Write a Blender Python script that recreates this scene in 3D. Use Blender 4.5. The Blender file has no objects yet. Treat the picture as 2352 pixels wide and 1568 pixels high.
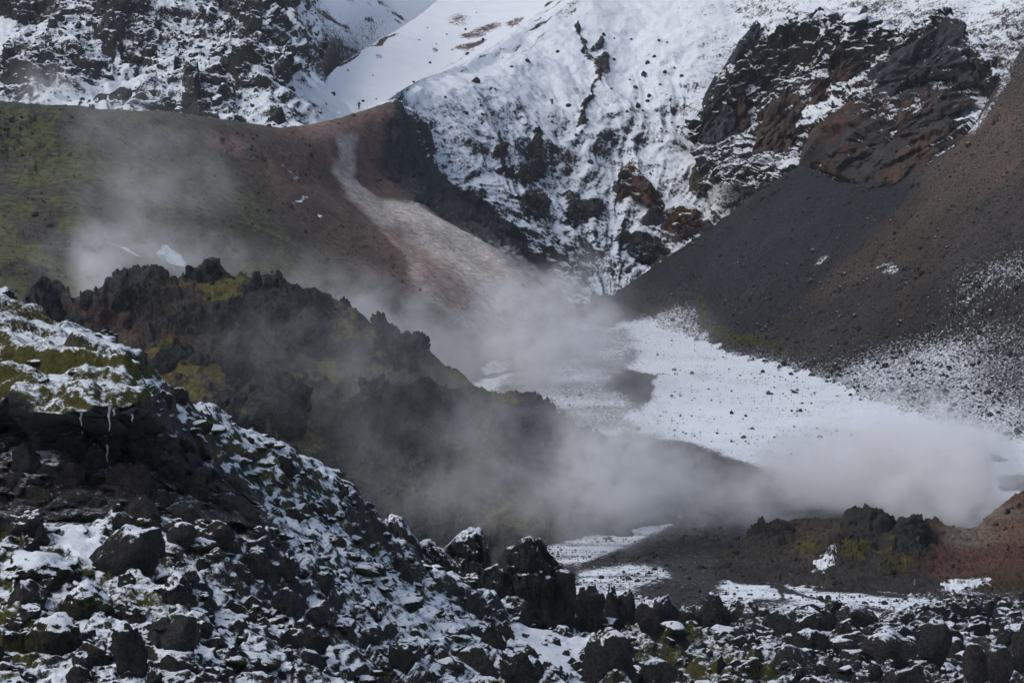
import bpy, bmesh, math, random, time
import numpy as np
from mathutils import Vector, Matrix

T0 = time.time()
R = math.radians
sc = bpy.context.scene
col = sc.collection

# ------------------------------------------------------------------ camera, light, exposure
FOV, PITCH, CAM_Z = 16.0, -3.0, 40.0
cam = bpy.data.objects.new('camera', bpy.data.cameras.new('camera'))
col.objects.link(cam)
cam.location = (0, 0, CAM_Z)
cam.rotation_euler = (R(90 + PITCH), 0, 0)
cam.data.angle = R(FOV)
cam.data.clip_start, cam.data.clip_end = 1.0, 9000
sc.camera = cam

SUN_EL, SUN_AZ = 50, 252          # overcast: a high, very soft sun behind cloud
world = bpy.data.worlds.new('World')
sc.world = world
world.use_nodes = True
wn = world.node_tree
bg = wn.nodes['Background']
sky = wn.nodes.new('ShaderNodeTexSky')
sky.sky_type = 'NISHITA'
sky.sun_disc = False
sky.sun_elevation = R(SUN_EL)
sky.sun_rotation = R(SUN_AZ)
sky.dust_density = 4.0
hs = wn.nodes.new('ShaderNodeHueSaturation')   # cloud veil: the sky is nearly grey
hs.inputs['Saturation'].default_value = 1.0
wn.links.new(sky.outputs[0], hs.inputs['Color'])
wn.links.new(hs.outputs[0], bg.inputs[0])
bg.inputs[1].default_value = 0.135

sun = bpy.data.objects.new('sun', bpy.data.lights.new('sun', 'SUN'))
col.objects.link(sun)
sun.data.energy = 0.7
sun.data.angle = R(30)
sun.data.color = (0.92, 0.97, 1.0)
d = Vector((math.sin(R(SUN_AZ)) * math.cos(R(SUN_EL)), math.cos(R(SUN_AZ)) * math.cos(R(SUN_EL)), math.sin(R(SUN_EL))))
sun.rotation_euler = (-d).to_track_quat('-Z', 'Y').to_euler()

sc.view_settings.view_transform = 'Standard'
sc.view_settings.look = 'None'
sc.view_settings.exposure = -0.1
sc.view_settings.gamma = 1.0
sc.render.engine = 'CYCLES'
sc.cycles.max_bounces = 10
sc.cycles.diffuse_bounces = 2
sc.cycles.glossy_bounces = 2
sc.cycles.transparent_max_bounces = 8
sc.cycles.volume_bounces = 6
sc.cycles.volume_max_steps = 128
sc.cycles.volume_step_rate = 2.5
sc.cycles.use_denoising = True
sc.cycles.use_adaptive_sampling = True
sc.cycles.adaptive_threshold = 0.03

# ------------------------------------------------------------------ survey maths: the photograph is measured on a 2352 x 1568 sheet
PW, PH = 2352.0, 1568.0
FPX = PW / 2 / math.tan(R(FOV / 2))
CP, SP = math.cos(R(PITCH)), math.sin(R(PITCH))

def at(px, py, dist):
    """ground point seen at sheet position (px, py), at world Y = dist"""
    px, py, dist = np.asarray(px, float), np.asarray(py, float), np.asarray(dist, float)
    x, y = (px - PW / 2) / FPX, -(py - PH / 2) / FPX
    dy = CP - y * SP
    dz = SP + y * CP
    return np.stack([x / dy * dist, dist + 0 * x, CAM_Z + dz / dy * dist], -1)

def survey(p):
    """sheet position of world points"""
    x, y, z = p[..., 0], p[..., 1], p[..., 2] - CAM_Z
    f = y * CP + z * SP
    u = -y * SP + z * CP
    return np.stack([PW / 2 + x / f * FPX, PH / 2 - u / f * FPX], -1)

# ------------------------------------------------------------------ noise (vectorised)
def _hash(ix, iy, iz, seed):
    h = (ix.astype(np.uint32) * np.uint32(374761393) + iy.astype(np.uint32) * np.uint32(668265263)
         + iz.astype(np.uint32) * np.uint32(2147483647) + np.uint32((seed * 1274126177) & 0xffffffff))
    h ^= h >> np.uint32(13)
    h *= np.uint32(1274126177)
    h ^= h >> np.uint32(16)
    h *= np.uint32(2246822519)
    h ^= h >> np.uint32(13)
    return h

_rg = np.random.default_rng(5)
_G = _rg.normal(size=(256, 3)).astype(np.float32)
_G /= np.linalg.norm(_G, axis=1, keepdims=True)

from concurrent.futures import ThreadPoolExecutor
POOL = ThreadPoolExecutor(4)
def _par(fn, p):
    sh = p.shape[:-1]
    p = np.asarray(p, np.float32).reshape(-1, 3)
    if len(p) < 20000:
        r = fn(p)
    else:
        r = list(POOL.map(fn, np.array_split(p, 16)))
        r = tuple(np.concatenate(x) for x in zip(*r)) if isinstance(r[0], tuple) else np.concatenate(r)
    return tuple(x.reshape(sh) for x in r) if isinstance(r, tuple) else r.reshape(sh)

def perlin(p, seed=0):
    return _par(lambda q: _perlin(q, seed), p)

def _perlin(p, seed=0):
    sh = p.shape[:-1]
    p = np.asarray(p, np.float32).reshape(-1, 3)
    i = np.floor(p)
    f = p - i
    i = i.astype(np.int32)
    u = f * f * f * (f * (f * 6 - 15) + 10)
    res = None
    for cx in (0, 1):
        wx = u[:, 0] if cx else 1 - u[:, 0]
        for cy in (0, 1):
            wy = wx * (u[:, 1] if cy else 1 - u[:, 1])
            for cz in (0, 1):
                w = wy * (u[:, 2] if cz else 1 - u[:, 2])
                g = _G[_hash(i[:, 0] + cx, i[:, 1] + cy, i[:, 2] + cz, seed) & np.uint32(255)]
                dd = g[:, 0] * (f[:, 0] - cx) + g[:, 1] * (f[:, 1] - cy) + g[:, 2] * (f[:, 2] - cz)
                res = w * dd if res is None else res + w * dd
    return (res * 1.5).reshape(sh)

def fbm(p, L, octv=4, seed=0, rough=0.5, mode=0):
    """mode 0 signed, 1 billow (round lumps, sharp creases), 2 ridged"""
    q = np.asarray(p, np.float32) / np.float32(L)
    a, s, tot = 1.0, 0, 0
    for k in range(octv):
        n = perlin(q, seed + k * 17)
        if mode == 1: n = np.abs(n) * 2 - 0.45
        elif mode == 2: n = 0.55 - np.abs(n) * 2
        s = s + a * n
        tot += a
        a *= rough
        q = q * np.float32(2.03) + np.float32(13.7)
    return s / tot

def blocks(p, L, seed=0, tilt=0.9):
    """angular rubble: each Voronoi cell is a tilted facet with its own height; returns height and crack distance"""
    return _par(lambda q: _blocks(q, L, seed, tilt), p)

def _blocks(p, L, seed, tilt):
    sh = p.shape[:-1]
    q = (np.asarray(p, np.float32) / np.float32(L)).reshape(-1, 3)
    i = np.floor(q).astype(np.int32)
    f = q - i
    n = len(q)
    base = np.where(f > 0.5, 0, -1).astype(np.int32)
    F1 = np.full(n, 9, np.float32); F2 = np.full(n, 9, np.float32); H = np.zeros(n, np.float32)
    for ax in (0, 1):
        for ay in (0, 1):
            for az in (0, 1):
                cx, cy, cz = base[:, 0] + ax, base[:, 1] + ay, base[:, 2] + az
                h = _hash(i[:, 0] + cx, i[:, 1] + cy, i[:, 2] + cz, seed)
                rx = (h & np.uint32(1023)).astype(np.float32) / 1023
                ry = ((h >> np.uint32(10)) & np.uint32(1023)).astype(np.float32) / 1023
                rz = ((h >> np.uint32(20)) & np.uint32(1023)).astype(np.float32) / 1023
                rx, ry, rz = rx * .7 + .15, ry * .7 + .15, rz * .7 + .15
                dx, dy, dz = f[:, 0] - cx - rx, f[:, 1] - cy - ry, f[:, 2] - cz - rz
                dd = dx * dx + dy * dy + dz * dz
                g = _G[(h >> np.uint32(7)) & np.uint32(255)]
                hh = g[:, 2] * 0.6 + tilt * (g[:, 0] * dx + g[:, 1] * dy)
                near = dd < F1
                F2 = np.where(near, F1, np.minimum(F2, dd))
                H = np.where(near, hh, H)
                F1 = np.where(near, dd, F1)
    crack = np.sqrt(F2) - np.sqrt(F1)
    return H.reshape(sh), crack.reshape(sh)

def sstep(a, b, x):
    t = np.clip((x - a) / (b - a), 0, 1)
    return t * t * (3 - 2 * t)

def poly(S, pts, soft=10.0):
    """soft mask of a surveyed outline"""
    x, y = S[..., 0], S[..., 1]
    pts = np.asarray(pts, float)
    inside = np.zeros(x.shape, bool)
    dmin = np.full(x.shape, 1e9)
    for k in range(len(pts)):
        (ax, ay), (bx, by) = pts[k], pts[(k + 1) % len(pts)]
        ex, ey = bx - ax, by - ay
        L2 = ex * ex + ey * ey + 1e-9
        t = np.clip(((x - ax) * ex + (y - ay) * ey) / L2, 0, 1)
        dmin = np.minimum(dmin, (x - ax - t * ex) ** 2 + (y - ay - t * ey) ** 2)
        if ay != by:
            c = ((ay > y) != (by > y)) & (x < ex * (y - ay) / (by - ay) + ax)
            inside ^= c
    dd = np.sqrt(dmin) * np.where(inside, 1, -1)
    return sstep(-soft, soft, dd)

def stroke(S, pts, width, soft=6.0):
    x, y = S[..., 0], S[..., 1]
    dmin = np.full(x.shape, 1e9)
    for (ax, ay), (bx, by) in zip(pts[:-1], pts[1:]):
        ex, ey = bx - ax, by - ay
        t = np.clip(((x - ax) * ex + (y - ay) * ey) / (ex * ex + ey * ey + 1e-9), 0, 1)
        dmin = np.minimum(dmin, (x - ax - t * ex) ** 2 + (y - ay - t * ey) ** 2)
    return 1 - sstep(width - soft, width + soft, np.sqrt(dmin))

def ell(S, cx, cy, rx, ry, soft=0.35, ang=0):
    c, s = math.cos(R(ang)), math.sin(R(ang))
    dx, dy = S[..., 0] - cx, S[..., 1] - cy
    r = np.sqrt(((dx * c + dy * s) / rx) ** 2 + ((-dx * s + dy * c) / ry) ** 2)
    return 1 - sstep(1 - soft, 1 + soft, r)

# ------------------------------------------------------------------ surfaces
def ledges(phase, riser=.15):
    """saw profile: a short steep riser, then a long tread"""
    u = phase - np.floor(phase)
    return np.where(u < riser, sstep(0, riser, u), 1 - (u - riser) / (1 - riser)) - .5

def gsmooth(a, sig):
    n = int(sig * 3) + 1
    k = np.exp(-0.5 * (np.arange(-n, n + 1) / sig) ** 2)
    k /= k.sum()
    ap = np.pad(a, ((n, n), (0, 0)), mode='edge')
    # edges keep their slope
    return sum(k[j] * ap[j:j + len(a)] for j in range(len(k)))

def patch(rows, ncol, nrow, smooth=0.006, back=None, crisp=0.0):
    """a sheet of ground through surveyed rows of (px, py, dist), far row first"""
    W = []
    for r in rows:
        r = np.asarray(r, float)
        x = np.linspace(r[0, 0], r[-1, 0], ncol)
        w = at(x, np.interp(x, r[:, 0], r[:, 1]), np.interp(x, r[:, 0], r[:, 2]))
        W.append(gsmooth(w, max(1.0, smooth * ncol)))
    if back:                                    # the hidden far side of a ridge
        b = W[0].copy(); b[:, 1] += back[0]; b[:, 2] -= back[1]
        W.insert(0, b)
    W = np.array(W)
    S = survey(W)
    seg = np.abs(np.diff(S[..., 1], axis=0)).mean(1) + 12
    if back: seg[0] = 25
    t = np.concatenate([[0], np.cumsum(seg)])
    m = np.zeros_like(W)
    m[1:-1] = (W[2:] - W[:-2]) / (t[2:] - t[:-2])[:, None, None]
    m[0] = (W[1] - W[0]) / (t[1] - t[0]); m[-1] = (W[-1] - W[-2]) / (t[-1] - t[-2])
    if back: m[1] = m[1] * (1 - crisp) + crisp * (W[2] - W[1]) / (t[2] - t[1])
    q = np.linspace(0, t[-1], nrow)
    k = np.clip(np.searchsorted(t, q, side='right') - 1, 0, len(t) - 2)
    h = (t[k + 1] - t[k]); s = (q - t[k]) / h
    s, h = s[:, None, None], h[:, None, None]
    V = ((2 * s**3 - 3 * s**2 + 1) * W[k] + (s**3 - 2 * s**2 + s) * h * m[k]
         + (-2 * s**3 + 3 * s**2) * W[k + 1] + (s**3 - s**2) * h * m[k + 1])
    return V

def soft2(a, sr, sc_):
    """blur a height map by sr rows and sc_ columns so that no block edge is a single-row step"""
    a = np.asarray(a, np.float64)
    if sr: a = gsmooth(a, sr)
    if sc_: a = gsmooth(a.T, sc_).T
    return a

def normals(V):
    du = np.gradient(V, axis=1); dv = np.gradient(V, axis=0)
    n = np.cross(dv, du)
    n /= np.linalg.norm(n, axis=-1, keepdims=True) + 1e-12
    n *= np.where(n[..., 2:3] < 0, -1, 1)
    return n

def mesh_from(name, verts, quads, mat, attrs=None, color=None, smooth=True):
    me = bpy.data.meshes.new(name)
    verts = np.ascontiguousarray(verts.reshape(-1, 3), np.float32)
    me.vertices.add(len(verts)); me.vertices.foreach_set('co', verts.ravel())
    nq, k = quads.shape
    me.loops.add(nq * k); me.loops.foreach_set('vertex_index', np.ascontiguousarray(quads, np.int32).ravel())
    me.polygons.add(nq)
    me.polygons.foreach_set('loop_start', np.arange(0, nq * k, k, dtype=np.int32))
    me.polygons.foreach_set('loop_total', np.full(nq, k, np.int32))
    me.polygons.foreach_set('use_smooth', np.full(nq, smooth))
    me.update(calc_edges=True)
    for a, v in (attrs or {}).items():
        at_ = me.attributes.new(a, 'FLOAT', 'POINT')
        at_.data.foreach_set('value', np.ascontiguousarray(v, np.float32).ravel())
    if color is not None:
        c = np.ones((len(verts), 4), np.float32); c[:, :3] = color.reshape(-1, 3)
        at_ = me.attributes.new('earth', 'FLOAT_COLOR', 'POINT')
        at_.data.foreach_set('color', c.ravel())
    me.materials.append(mat)
    return me

def grid_quads(nr, nc):
    i = np.arange(nr * nc).reshape(nr, nc)
    return np.stack([i[:-1, :-1], i[1:, :-1], i[1:, 1:], i[:-1, 1:]], -1).reshape(-1, 4)

TERR = {}
def terrain(name, V, mat, snow, moss, color, kind='structure', label=None):
    me = mesh_from(name, V, grid_quads(*V.shape[:2]), mat, {'snow': snow, 'moss': moss}, color)
    o = bpy.data.objects.new(name, me)
    col.objects.link(o)
    o['kind'] = kind
    if label: o['label'] = label
    TERR[name] = (V, survey(V), normals(V))
    print(name, V.shape, round(time.time() - T0, 1))
    return o

def lerp_col(base, *layers):
    c = np.broadcast_to(np.array(base, np.float32), layers[0][1].shape + (3,)).copy() if layers else base
    for rgb, m in layers:
        m = m[..., None]
        c = c * (1 - m) + np.array(rgb, np.float32) * m
    return c

# ------------------------------------------------------------------ materials
class NT:
    def __init__(s, name):
        s.m = bpy.data.materials.new(name); s.m.use_nodes = True
        s.t = s.m.node_tree; s.n = s.t.nodes; s.l = s.t.links
        s.b = s.n['Principled BSDF']; s.out = s.n['Material Output']
    def new(s, t, **kw):
        n = s.n.new(t)
        for k, v in kw.items(): setattr(n, k, v)
        return n
    def put(s, sock, v):
        if hasattr(v, 'links') or isinstance(v, bpy.types.NodeSocket): s.l.new(v, sock)
        else: sock.default_value = v
    def math(s, op, a, b=0.0, c=0.0, clamp=False):
        n = s.new('ShaderNodeMath', operation=op, use_clamp=clamp)
        for i, v in enumerate((a, b, c)): s.put(n.inputs[i], v)
        return n.outputs[0]
    def noise(s, vec, scale, detail=4, rough=0.6, dist=0.0):
        n = s.new('ShaderNodeTexNoise')
        s.put(n.inputs['Vector'], vec)
        n.inputs['Scale'].default_value = scale; n.inputs['Detail'].default_value = detail
        n.inputs['Roughness'].default_value = rough; n.inputs['Distortion'].default_value = dist
        r = s.new('ShaderNodeMapRange')                # spread to the full 0..1
        s.l.new(n.outputs[0], r.inputs[0]); r.inputs[1].default_value = 0.29; r.inputs[2].default_value = 0.71
        return r.outputs[0]
    def attr(s, name, vec=False):
        n = s.new('ShaderNodeAttribute', attribute_name=name)
        return n.outputs['Color'] if vec else n.outputs['Fac']
    def smooth(s, v, a, b):
        n = s.new('ShaderNodeMapRange', interpolation_type='SMOOTHSTEP')
        s.put(n.inputs[0], v); s.put(n.inputs[1], a); s.put(n.inputs[2], b)
        return n.outputs[0]
    def mix(s, f, a, b, mode='MIX'):
        n = s.new('ShaderNodeMix', data_type='RGBA', blend_type=mode)
        s.put(n.inputs[0], f)
        for i, v in ((6, a), (7, b)):
            if isinstance(v, tuple): v = v + (1,)
            s.put(n.inputs[i], v)
        return n.outputs[2]

def ground_mat(name, fine=3.0, nzref=0.7, slope_gain=1.6, noise_gain=0.9, snow_edge=0.12, bump=0.3, bump_dist=0.1,
               vary=0.6, moss_col=(0.075, 0.078, 0.014), snow_col=(0.76, 0.81, 0.87), stretch=None, coarse=0.25, earth_attr=True,
               earth_col=(0.03, 0.03, 0.032), snow_const=None, moss_const=None, rot=0.0, rust=None):
    g = NT(name)
    geo = g.new('ShaderNodeNewGeometry'); vec = geo.outputs['Position']
    if stretch or rot:
        mp = g.new('ShaderNodeMapping'); g.l.new(vec, mp.inputs[0])
        mp.inputs['Rotation'].default_value = (0, 0, rot)
        mp.inputs['Scale'].default_value = stretch or (1, 1, 1); svec = mp.outputs[0]
    else:
        svec = vec
    sp = g.new('ShaderNodeSeparateXYZ'); g.l.new(geo.outputs['Normal'], sp.inputs[0]); nz = sp.outputs[2]
    n1 = g.noise(svec, fine, 5, 0.65)
    n2 = g.noise(vec, fine * 0.22, 4, 0.6)
    n3 = g.noise(vec, fine * 3.7, 3, 0.6)
    n4 = g.noise(vec, coarse, 3, 0.55)
    if earth_attr:
        snow, moss, earth = g.attr('snow'), g.attr('moss'), g.attr('earth', True)
    else:
        snow, moss, earth = snow_const, moss_const, earth_col
    if rust:                                       # iron stain in large veins
        rn = g.noise(vec, 0.075, 5, 0.62, 0.8)
        earth = g.mix(g.smooth(rn, 0.42, 0.8), earth, rust)
    # earth with fine grain
    v = g.math('MULTIPLY_ADD', n1, 1.5 * vary, 1 - 0.75 * vary)
    v = g.math('MULTIPLY', v, g.math('MULTIPLY_ADD', n3, 1.2 * vary, 1 - 0.6 * vary))
    v = g.math('MULTIPLY', v, g.math('MULTIPLY_ADD', n4, 0.9 * vary, 1 - 0.45 * vary))
    hsv = g.new('ShaderNodeHueSaturation')
    g.put(hsv.inputs['Color'], earth if not isinstance(earth, tuple) else earth + (1,))
    g.l.new(v, hsv.inputs['Value'])
    ecol = hsv.outputs[0]
    # moss
    mm = g.math('ADD', moss, g.math('MULTIPLY_ADD', n2, 0.6, -0.3))
    mm = g.math('ADD', mm, g.math('MULTIPLY_ADD', n1, 0.4, -0.2))
    mm = g.math('ADD', mm, g.math('MULTIPLY_ADD', nz, 0.5, -0.42))
    mmask = g.smooth(mm, 0.35, 0.7)
    mv = g.math('MULTIPLY_ADD', n1, 1.0, 0.5)
    mh = g.new('ShaderNodeHueSaturation'); mh.inputs['Color'].default_value = moss_col + (1,)
    g.l.new(mv, mh.inputs['Value']); g.l.new(g.math('MULTIPLY_ADD', n2, 0.05, 0.475), mh.inputs['Hue'])
    c = g.mix(mmask, ecol, mh.outputs[0])
    # snow: cover, slope and a broken edge
    s = g.math('ADD', snow, g.math('MULTIPLY', g.math('SUBTRACT', nz, nzref), slope_gain))
    s = g.math('ADD', s, g.math('MULTIPLY', g.math('SUBTRACT', n1, 0.5), noise_gain * 1.0))
    s = g.math('ADD', s, g.math('MULTIPLY', g.math('SUBTRACT', n3, 0.5), noise_gain * 0.55))
    smask = g.smooth(s, 0.5 - snow_edge, 0.5 + snow_edge)
    sc_ = g.mix(g.math('MULTIPLY', n2, 0.5), snow_col, tuple(x * 0.9 for x in snow_col))
    c = g.mix(smask, c, sc_)
    g.l.new(c, g.b.inputs['Base Color'])
    g.b.inputs['Roughness'].default_value = 0.92
    g.b.inputs['Specular IOR Level'].default_value = 0.25
    bp = g.new('ShaderNodeBump'); bp.inputs['Distance'].default_value = bump_dist
    hgt = g.math('ADD', n1, g.math('MULTIPLY', n3, 0.5))
    hgt = g.math('ADD', hgt, g.math('MULTIPLY', smask, 0.35))
    g.l.new(hgt, bp.inputs['Height'])
    g.l.new(g.math('MULTIPLY_ADD', smask, -0.6 * bump, bump), bp.inputs['Strength'])
    g.l.new(bp.outputs[0], g.b.inputs['Normal'])
    return g.m

M_near = ground_mat('near_lava_ground', fine=5.0, nzref=0.85, slope_gain=1.6, noise_gain=0.8, snow_edge=0.22, bump=1.0, bump_dist=0.12, vary=0.8, coarse=0.4, moss_col=(0.080, 0.078, 0.018))
M_floor = ground_mat('valley_gravel', fine=2.2, nzref=0.97, slope_gain=1.0, noise_gain=0.85, snow_edge=0.2, bump=0.5, bump_dist=0.12, coarse=0.08)
M_knoll = ground_mat('knoll_ground', fine=2.4, nzref=0.85, slope_gain=1.0, noise_gain=0.7, bump=0.9, bump_dist=0.25, coarse=0.15, moss_col=(0.085, 0.078, 0.018))
M_mound = ground_mat('mound_lava', fine=1.8, nzref=0.8, slope_gain=0.8, noise_gain=0.6, bump=1.0, bump_dist=0.35, vary=0.8, coarse=0.1, moss_col=(0.135, 0.122, 0.036))
M_hill = ground_mat('hill_soil', fine=1.3, nzref=0.85, slope_gain=0.5, noise_gain=0.5, bump=0.8, bump_dist=0.3, stretch=(0.5, 1.0, 1.0), coarse=0.06, moss_col=(0.105, 0.112, 0.052), vary=0.6)
M_scree = ground_mat('scree_gravel', fine=2.4, nzref=0.85, slope_gain=0.6, noise_gain=0.95, bump=1.0, bump_dist=0.35, vary=0.95, coarse=0.03)
M_mtn = ground_mat('mountain_snow', fine=1.9, nzref=0.78, slope_gain=1.7, noise_gain=0.9, snow_edge=0.26, bump=0.7, bump_dist=0.3, coarse=0.08)
M_cliff = ground_mat('cliff_rock', fine=1.9, nzref=0.66, slope_gain=1.5, noise_gain=0.9, snow_edge=0.22, bump=1.0, bump_dist=0.6, vary=0.8, coarse=0.09)
M_lavahill = ground_mat('lava_hillside_ground', fine=2.2, nzref=0.74, slope_gain=1.6, noise_gain=0.85, snow_edge=0.18, bump=0.9, bump_dist=0.4, coarse=0.1)
M_far = ground_mat('far_snow', fine=0.9, nzref=0.8, slope_gain=0.6, noise_gain=0.5, bump=0.4, bump_dist=0.3, coarse=0.03)

Z3 = np.array([0, 0, 1.0])
def offs(rows, dpy=0, dd=0):
    return [(x, y + dpy, d_ + dd) for x, y, d_ in rows]

# ------------------------------------------------------------------ ground to the horizon
def base_ground():
    n = 60
    a = np.linspace(-1, 1, n); a = np.sign(a) * np.abs(a) ** 2 * 6000
    X, Y = np.meshgrid(a, a + 500)
    V = np.stack([X, Y, np.full_like(X, -6.0)], -1)
    z = np.zeros((n, n))
    terrain('ground', V, M_floor, z + 0.6, z, lerp_col((0.035, 0.033, 0.032), ((0.05, 0.045, 0.04), z + 0.3)))
base_ground()

# ------------------------------------------------------------------ far snow slopes
def far_slopes():
    rows = [[(560, -220, 985), (700, -220, 985), (820, -220, 1030), (1250, -220, 1150)],
            [(620, 0, 868), (720, 0, 874), (800, 0, 905), (900, 0, 950), (1250, 0, 1060)],
            [(640, 100, 834), (740, 100, 842), (790, 100, 870), (860, 100, 915), (1250, 100, 1010)],
            [(650, 190, 800), (735, 190, 812), (770, 190, 850), (850, 190, 900), (1250, 190, 960)],
            [(650, 300, 765), (760, 300, 775), (820, 300, 840), (1250, 300, 920)]]
    V = patch(rows, 160, 120)
    S = survey(V)
    V = V + Z3 * (fbm(V, 40, 4, 3) * 1.5 + fbm(V, 8, 3, 5) * .5)[..., None]
    sn = .92 - .5 * sstep(.05, .4, fbm(np.stack([(S[..., 0] + S[..., 1]) * .012, (S[..., 0] * .6 - S[..., 1]) * .05, 0 * S[..., 0]], -1), 1, 4, 6, .6)) - 0.3 * poly(S, [(690, 0), (720, -20), (790, 100), (770, 170), (700, 190)], 20)
    terrain('far_snowfield', V, M_far, sn, sn * 0 - 1, lerp_col((0.08, 0.06, 0.05), ((0.05, 0.05, 0.05), sn)))
    rows = [[(690, 275, 800), (730, 212, 812), (755, 172, 828), (790, 140, 845), (850, 102, 868), (920, 64, 892), (960, 40, 905), (1005, 2, 925), (1110, -70, 960), (1320, -170, 1000)],
            [(690, 300, 790), (740, 235, 806), (800, 190, 835), (900, 130, 860), (1000, 85, 885), (1150, 0, 920), (1340, -110, 960)],
            [(690, 320, 782), (745, 262, 798), (825, 250, 813), (930, 210, 830), (1050, 160, 850), (1180, 80, 870), (1360, -40, 900)],
            [(690, 350, 765), (760, 330, 772), (850, 330, 775), (1000, 300, 785), (1150, 240, 800), (1380, 150, 820)]]
    V = patch(rows, 300, 150, back=(60, 30), crisp=1.0)
    S = survey(V)
    V = V + Z3 * (fbm(V, 30, 4, 4) * 1.2 * sstep(0, 22, np.arange(150))[:, None] + fbm(V, 5, 3, 8) * 0.25)[..., None]
    sn = np.full(V.shape[:2], 0.95)
    wS = S + np.stack([fbm(V, 12, 3, 21), fbm(V, 12, 3, 22)], -1) * 14
    band = poly(wS, [(728, 225), (745, 178), (770, 152), (905, 74), (922, 72), (880, 98), (840, 112), (800, 142), (762, 162), (745, 200)], 4)
    brown = np.maximum.reduce([ell(wS, 1118, 66, 42, 12, 0.6, -15), ell(wS, 1090, 82, 34, 8, 0.6), ell(wS, 1185, 52, 26, 12, .6, -20),
                               ell(wS, 1075, 108, 45, 7, .6, -10), ell(wS, 1050, 45, 30, 14, .9), ell(wS, 998, 115, 10, 10, .6), ell(wS, 868, 127, 9, 8, .5)])
    sn -= 1.0 * band + 0.55 * brown + 0.12 * poly(S, [(1030, 60), (1130, 0), (1250, 0), (1150, 90), (1000, 140)], 30)
    sn -= 0.4 * stroke(wS, [(940, 200), (1000, 172), (1060, 130), (1110, 100)], 6, 5)
    c = lerp_col((0.09, 0.065, 0.05), ((0.05, 0.04, 0.035), fbm(V, 6, 3, 9) > 0), ((0.14, 0.08, 0.06), brown * .6))
    terrain('snow_slope', V, M_far, sn, sn * 0 - 1, c)
far_slopes()

# ------------------------------------------------------------------ lava hillside, dusted with snow
def lava_hillside():
    rows = [[(-120, -160, 850), (300, -160, 850), (600, -160, 850), (670, -120, 900), (740, -90, 985)],
            [(-120, 50, 800), (300, 50, 800), (600, 50, 800), (690, 40, 828), (742, 60, 850), (790, 90, 930)],
            [(-120, 180, 750), (300, 180, 755), (600, 190, 760), (690, 190, 784), (738, 182, 810), (780, 178, 880)],
            [(-120, 300, 700), (300, 300, 705), (600, 300, 725), (700, 290, 745), (800, 282, 785), (880, 300, 830)],
            [(-120, 420, 655), (300, 420, 660), (600, 420, 690), (880, 400, 740)]]
    V = patch(rows, 460, 330)
    S = survey(V)
    N = normals(V)
    crag = np.maximum.reduce([ell(S, 70, 165, 70, 45), ell(S, 190, 160, 65, 50), ell(S, 290, 90, 50, 55), ell(S, 555, 150, 40, 40), ell(S, 480, 205, 50, 35),
                              ell(S, 275, 245, 70, 22), ell(S, 60, 15, 90, 25), ell(S, 280, 20, 60, 30), ell(S, 590, 60, 40, 30), ell(S, 640, 175, 22, 30)])
    flat = np.maximum.reduce([poly(S, [(110, 245), (240, 180), (330, 195), (290, 225), (180, 250)], 15), poly(S, [(650, 200), (690, 185), (760, 230), (740, 255), (690, 240)], 10),
                              ell(S, 10, 70, 25, 25), ell(S, 275, 130, 12, 28)])
    D = fbm(V, 30, 4, 31) * 5 + fbm(V, 14, 4, 32, mode=2) * 2.4
    b1, c1 = blocks(V, 7.0, 33); b2, c2 = blocks(V, 2.4, 34); b3, c3 = blocks(V, 1.1, 35)
    rough = (1 - flat * 0.85)
    D += soft2(rough * (b1 * 1.5 * (1 + crag * 1.8) + b2 * 0.6 + b3 * 0.25), 1.2, 1) + rough * fbm(V, 1.5, 3, 36) * 0.3
    right = sstep(785, 700, S[..., 0])
    right = right * (.55 + .45 * sstep(730, 640, S[..., 0]))
    D = D * (0.15 + 0.85 * right)
    nn = N * 0.75 + Z3 * 0.4
    V2 = V + nn * D[..., None]
    # steep crags stand out towards the valley
    V2[..., 1] -= crag * 3.0
    sn = 0.68 + 0.3 * flat + 0.42 * (1 - right) + .35 * sstep(700, 775, S[..., 0]) - 0.25 * crag + fbm(V, 25, 3, 37) * 0.4
    sn -= 0.5 * np.maximum(ell(S, 50, 5, 110, 22), np.maximum(ell(S, 280, 5, 60, 40), ell(S, 560, 0, 70, 22)))
    c = lerp_col((0.030, 0.031, 0.034), ((0.045, 0.04, 0.034), sstep(-.2, .3, fbm(V, 9, 3, 38))), ((0.06, 0.05, 0.035), ell(S, 50, 5, 120, 30)))
    terrain('lava_hillside', V2, M_lavahill, sn, sn * 0 - 1, c)
    return dict(rough=rough * right, crag=crag)
HILLSIDE = lava_hillside()

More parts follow.
